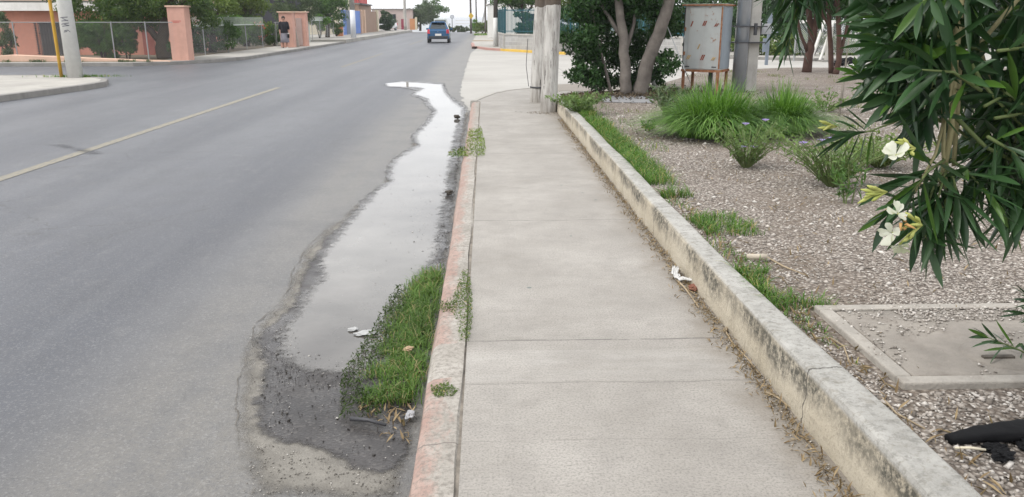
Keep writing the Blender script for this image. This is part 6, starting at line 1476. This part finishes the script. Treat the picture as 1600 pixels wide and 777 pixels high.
# ================================================================== CARS
def car(name, label, loc, rz, paint, L=3.85, Wd=1.68, Ht=1.52):
    t = thing(name, label, 'car', loc, rz); b = bmesh.new()
    # y: rear 0 -> front L ; ring of points half width / heights
    st = [(0.0, .66, .40, .90), (.06, .75, .33, .97), (.25, .82, .29, .99), (.75, .84, .27, .98), (1.9, .84, .26, .95), (2.9, .83, .26, .92), (3.4, .80, .22, .80), (3.72, .72, .25, .68), (3.85, .58, .32, .58)]
    V = []; Fc = []; k = Wd / 1.68; N = 10
    for y, hw_, z0, z1 in st:
        y *= L / 3.85; hw_ *= k
        ring = [(-hw_ * .92, z0), (-hw_, z0 + .14), (-hw_ * 1.0, z0 + .38), (-hw_ * .98, z1 - .16), (-hw_ * .92, z1 - .02), (hw_ * .92, z1 - .02), (hw_ * .98, z1 - .16), (hw_ * 1.0, z0 + .38), (hw_, z0 + .14), (hw_ * .92, z0)]
        V += [(x, y, z) for x, z in ring]
    for i in range(len(st) - 1):
        for j in range(N): Fc.append((i * N + j, i * N + (j + 1) % N, (i + 1) * N + (j + 1) % N, (i + 1) * N + j))
    Fc.append(tuple(range(N - 1, -1, -1))); Fc.append(tuple((len(st) - 1) * N + j for j in range(N)))
    body = MB().add(V, Fc).build('body', paint, t, False, .04)
    hb, ht_ = .77 * k, .55 * k; yb0, yb1, yt0, yt1 = .10, 2.95 * L / 3.85, .52, 2.0 * L / 3.85; zb, ztp = .95, Ht - .05
    lw = lambda y, f: y
    cabn = [(-hb, yb0, zb), (hb, yb0, zb), (hb, yb1, zb - .03), (-hb, yb1, zb - .03), (-ht_, yt0, ztp), (ht_, yt0, ztp), (ht_, yt1, ztp), (-ht_, yt1, ztp)]
    MB().hexa(cabn).build('cabin', paint, t, False, .05)
    MB().hexa([(-ht_ * .98, yt0 + .02, ztp - .005), (ht_ * .98, yt0 + .02, ztp - .005), (ht_ * .95, yt1 - .05, ztp - .005), (-ht_ * .95, yt1 - .05, ztp - .005), (-ht_ * .8, yt0 + .12, ztp + .055), (ht_ * .8, yt0 + .12, ztp + .055), (ht_ * .75, yt1 - .25, ztp + .05), (-ht_ * .75, yt1 - .25, ztp + .05)]).build('roof', paint, t, False, .03)
    def quad_on(a, b_, c_, d, u0, u1, v0, v1, off):
        a, b_, c_, d = map(Vector, (a, b_, c_, d)); f = lambda u, v: a.lerp(b_, u).lerp(d.lerp(c_, u), v); n_ = (b_ - a).cross(d - a).normalized()
        p = [f(u0, v0), f(u1, v0), f(u1, v1), f(u0, v1)]; return [tuple(q_ + n_ * off) for q_ in p] + [tuple(q_ + n_ * (off - .02)) for q_ in p]
    bxF = [(3, 2, 1, 0), (4, 5, 6, 7), (0, 1, 5, 4), (1, 2, 6, 5), (2, 3, 7, 6), (3, 0, 4, 7)]
    c0 = cabn
    MB().add(quad_on(c0[0], c0[1], c0[5], c0[4], .09, .91, .12, .90, .012), bxF).build('rear_window', GLASS, t, False, .01)
    MB().add(quad_on(c0[2], c0[3], c0[7], c0[6], .06, .94, .08, .92, .012), bxF).build('windscreen', GLASS, t)
    for a, b_, c_, d in ((1, 2, 6, 5), (3, 0, 4, 7)):
        for u0, u1 in ((.08, .46), (.50, .90)): MB().add(quad_on(c0[a], c0[b_], c0[c_], c0[d], u0, u1, .12, .86, .012), bxF).build('side_window', GLASS, t)
    RL = plain('tail_light_red', (.55, .03, .05), .25, .1, 3, 0, spec=.5)
    for s in (-1, 1):
        m = MB(); x = s * .70 * k; m.hexa([(x - .11, -.015, .68), (x + .11, .05 if s > 0 else -.015, .68), (x + .11, .14, .70), (x - .11, .14, .70), (x - .09, .0, .98), (x + .09, .03, .98), (x + .09, .16, .98), (x - .09, .16, .98)]); m.build('tail_light', RL, t, False, .02)
        MB().box((s * .62 * k, L - .12, .66), (.26, .2, .14)).build('headlight', GLASS, t, False, .02)
        MB().box((s * (.84 * k + .08), 2.45 * L / 3.85, 1.0), (.16, .10, .13)).build('mirror', paint, t, False, .03)
    MB().box((0, -.02, .40), (1.42 * k, .12, .22)).build('bumper', plain('dark_bumper', (.03, .035, .045), .5, .1, 3, 0), t, False, .03)
    MB().box((0, -.012, .60), (.46, .035, .15)).build('number_plate', WHITE, t)
    MB().box((0, .015, .82), (.14, .03, .09)).build('badge', GALV, t, False, .015)
    MB().box((0, .40, Ht - .05), (.98 * k, .22, .05)).build('spoiler', paint, t, False, .015)
    for y in (.62, L - .75):
        for s in (-1, 1):
            x = s * (.74 * k); o = MB().tube([(x - .09, y, .29), (x + .09, y, .29)], [.29, .29], 20).build('wheel', RUBBER, t, False, .02)
            MB().tube([(x + s * .085, y, .29), (x + s * .095, y, .29)], [.18, .17], 16).build('rim', GALV, o)
    return t
def paintmat(name, c): 
    m = plain(name, c, .25, .05, 1, 0, spec=.6); return m
p = G(685, 67.5, ROAD); car('hatchback_car', 'blue hatchback driving away on the road with red tail lights', (p.x, p.y, ROAD), radians(1), paintmat('blue_car_paint', (.004, .070, .175)), Wd=1.7, Ht=1.55)
car('parked_car', 'small white car parked beyond the dark bush at the left kerb', (P(616, 46, 118).x, 116, .13), radians(160), paintmat('white_car_paint', (.68, .68, .70)))
# van ahead of the hatchback
vy = 96.0
t = thing('white_van', 'pale van ahead, mostly hidden by the blue hatchback', 'van', (P(688, 40, vy).x, vy, ROAD), radians(1))
VP = paintmat('van_paint', (.42, .46, .45))
MB().hexa([(-.85, 0, .3), (.85, 0, .3), (.85, 4.4, .3), (-.85, 4.4, .3), (-.72, .12, 1.82), (.72, .12, 1.82), (.72, 3.2, 1.82), (-.72, 3.2, 1.82)]).build('body', VP, t, False, .10)
MB().hexa([(-.66, .035, 1.08), (.66, .035, 1.08), (.66, .08, 1.08), (-.66, .08, 1.08), (-.62, .085, 1.62), (.62, .085, 1.62), (.62, .14, 1.62), (-.62, .14, 1.62)]).build('rear_window', GLASS, t)
for s in (-1, 1):
    MB().box((s * .76, .03, .95), (.12, .1, .5)).build('tail_light', MATS['tail_light_red'], t)
    for y in (.8, 3.6): MB().tube([(s * .70, y, .30), (s * .86, y, .30)], .30, 16).build('wheel', RUBBER, t)
    MB().box((s * .98, 3.2, 1.15), (.2, .1, .2)).build('mirror', VP, t)
MB().box((0, .01, .45), (1.5, .1, .22)).build('bumper', MATS['dark_bumper'], t)

# ================================================================== THE PERSON
pw = G(446, 75, 0)
t = thing('person', 'woman in black top and grey skirt walking on the left pavement with a bag', 'person', (pw.x, pw.y, 0), radians(12))
SKIN = plain('skin', (.36, .20, .145), .6, .1, 6, 0)
def skin(name, V, E, Rr, mat, parent, sub=2):
    me = bpy.data.meshes.new(name); me.from_pydata(V, E, []); o = bpy.data.objects.new(name, me); C.objects.link(o); me.materials.append(mat); o.parent = parent
    md = o.modifiers.new('skin', 'SKIN'); md.use_smooth_shade = True
    for i, r in enumerate(Rr): me.skin_vertices[0].data[i].radius = (r, r) if not hasattr(r, '__len__') else r
    me.skin_vertices[0].data[0].use_root = True
    s_ = o.modifiers.new('sub', 'SUBSURF'); s_.levels = sub; s_.render_levels = sub; return o
V = [(0, 0, .93), (0, 0, 1.08), (0, 0, 1.28), (0, -.01, 1.42), (0, -.02, 1.50), (0, -.03, 1.585), (0, -.03, 1.66)]; R = [(.17, .12), (.15, .11), (.17, .11), (.10, .08), .055, (.075, .092), .06]
E = [(i, i + 1) for i in range(6)]
def chain(start, pts, rr):
    prev = start
    for p, r in zip(pts, rr): V.append(p); R.append(r); E.append((prev, len(V) - 1)); prev = len(V) - 1
    return prev
for s, sw in ((1, -.10), (-1, .16)):
    e = chain(0, [(s * .095, 0, .86), (s * .10, -sw * .5, .50), (s * .10, sw * .25 - .02, .10), (s * .10, sw * .25 - .03, .045), (s * .11, sw * .25 - .17, .035)], [.10, .062, .042, .045, .032])
    hnd = chain(3, [(s * .19, 0, 1.37), (s * .25, .02, 1.10), (s * .245, -.10, .88), (s * .24, -.135, .80)], [.062, .045, .033, .03])
    for q_ in range(4):
        x = V[hnd]; o_ = (q_ - 1.5) * .019; ln_ = (.075, .085, .08, .065)[q_]
        chain(hnd, [(x[0], x[1] + o_ - .012, x[2] - .045), (x[0] - s * .008, x[1] + o_ - .012, x[2] - .05 - ln_ * .5), (x[0] - s * .022, x[1] + o_ - .008, x[2] - .05 - ln_)], [.010, .009, .007])
    x = V[hnd]; chain(hnd, [(x[0] - s * .01, x[1] - .045, x[2] - .015), (x[0] - s * .015, x[1] - .055, x[2] - .05)], [.010, .008])
skin('body', V, E, R, SKIN, t)
m = MB()
m.tube([(0, .005, .84), (0, 0, .95), (0, 0, 1.10), (0, -.005, 1.28), (0, -.01, 1.40), (0, -.015, 1.455)], [.205, .20, .195, .205, .165, .075], 20)
top = m.build('blouse', plain('black_cloth', (.012, .012, .018), .9, .2, 8, .3, 30), t, True)
for s in (1, -1): MB().tube([(s * .10, 0, 1.40), (s * .19, 0, 1.37), (s * .24, .015, 1.14), (s * .25, -.04, 1.02)], [.085, .085, .075, .062], 12).build('sleeve', MATS['black_cloth'], top, True)
m = MB(); V2 = []; Fc = []; n = 28
for i, (z, r) in enumerate(((.93, .185), (.75, .215), (.55, .225), (.30, .245))):
    for k in range(n): a = 2 * pi * k / n; rr = r * (1 + .05 * i / 3 * sin(6 * a)); V2.append((rr * cos(a), rr * .82 * sin(a), z))
for i in range(3):
    for k in range(n): Fc.append((i * n + k, i * n + (k + 1) % n, (i + 1) * n + (k + 1) % n, (i + 1) * n + k))
o = m.add(V2, Fc).build('skirt', plain('grey_skirt_cloth', (.27, .26, .30), .9, .15, 8, .3, 30), t, True); o.modifiers.new('thickness', 'SOLIDIFY').thickness = .01
HAIR = plain('dark_hair', (.045, .03, .025), .7, .2, 20, .2)
bm = bmesh.new(); bmesh.ops.create_uvsphere(bm, u_segments=16, v_segments=12, radius=.105)
for v in bm.verts:
    v.co.y *= 1.05; v.co.z *= 1.12
    if v.co.y < -.03 and v.co.z < .055: v.co.y = -.03 + (v.co.y + .03) * .2; v.co.x *= .9
me = bpy.data.meshes.new('hair'); bm.to_mesh(me); bm.free(); me.materials.append(HAIR); me.polygons.foreach_set('use_smooth', [True] * len(me.polygons)); o = bpy.data.objects.new('hair', me); C.objects.link(o); o.parent = t; o.location = (0, -.005, 1.645)
m = MB()
for s in (1, -1): m.disc((s * .033, -.118, 1.625), .010, -.006, 8, 'y')
m.build('eye', DARKM, t); MB().hexa([(-.014, -.115, 1.585), (.014, -.115, 1.585), (.010, -.10, 1.585), (-.010, -.10, 1.585), (-.006, -.118, 1.625), (.006, -.118, 1.625), (.005, -.10, 1.63), (-.005, -.10, 1.63)]).build('nose', SKIN, t, True)
MB().box((0, -.112, 1.562), (.042, .008, .010)).build('mouth', plain('lips', (.30, .12, .11), .6, .1, 5, 0), t)
for s in (1, -1): MB().box((s * .093, -.025, 1.61), (.016, .03, .05)).build('ear', SKIN, t, True, .006)
for s, sw in ((1, -.10), (-1, .16)): MB().box((s * .11, sw * .25 - .08, .025), (.085, .25, .05)).build('shoe', WHITE if s > 0 else DARKM, t, False, .015)
bg_ = thing('hand_bag', 'small black and white bag carried at the woman\'s side', 'bag', (pw.x + .26, pw.y - .14, .66), radians(12))
MB().box((0, 0, 0), (.10, .26, .22)).build('pouch', BLACK, bg_, False, .03); MB().box((0, -.01, .13), (.08, .14, .08)).build('white_top', WHITE, bg_, False, .02)
MB().tube([(0, -.09, .10), (0, -.04, .22), (0, .04, .22), (0, .09, .10)], .010, 6).build('strap', BLACK, bg_)
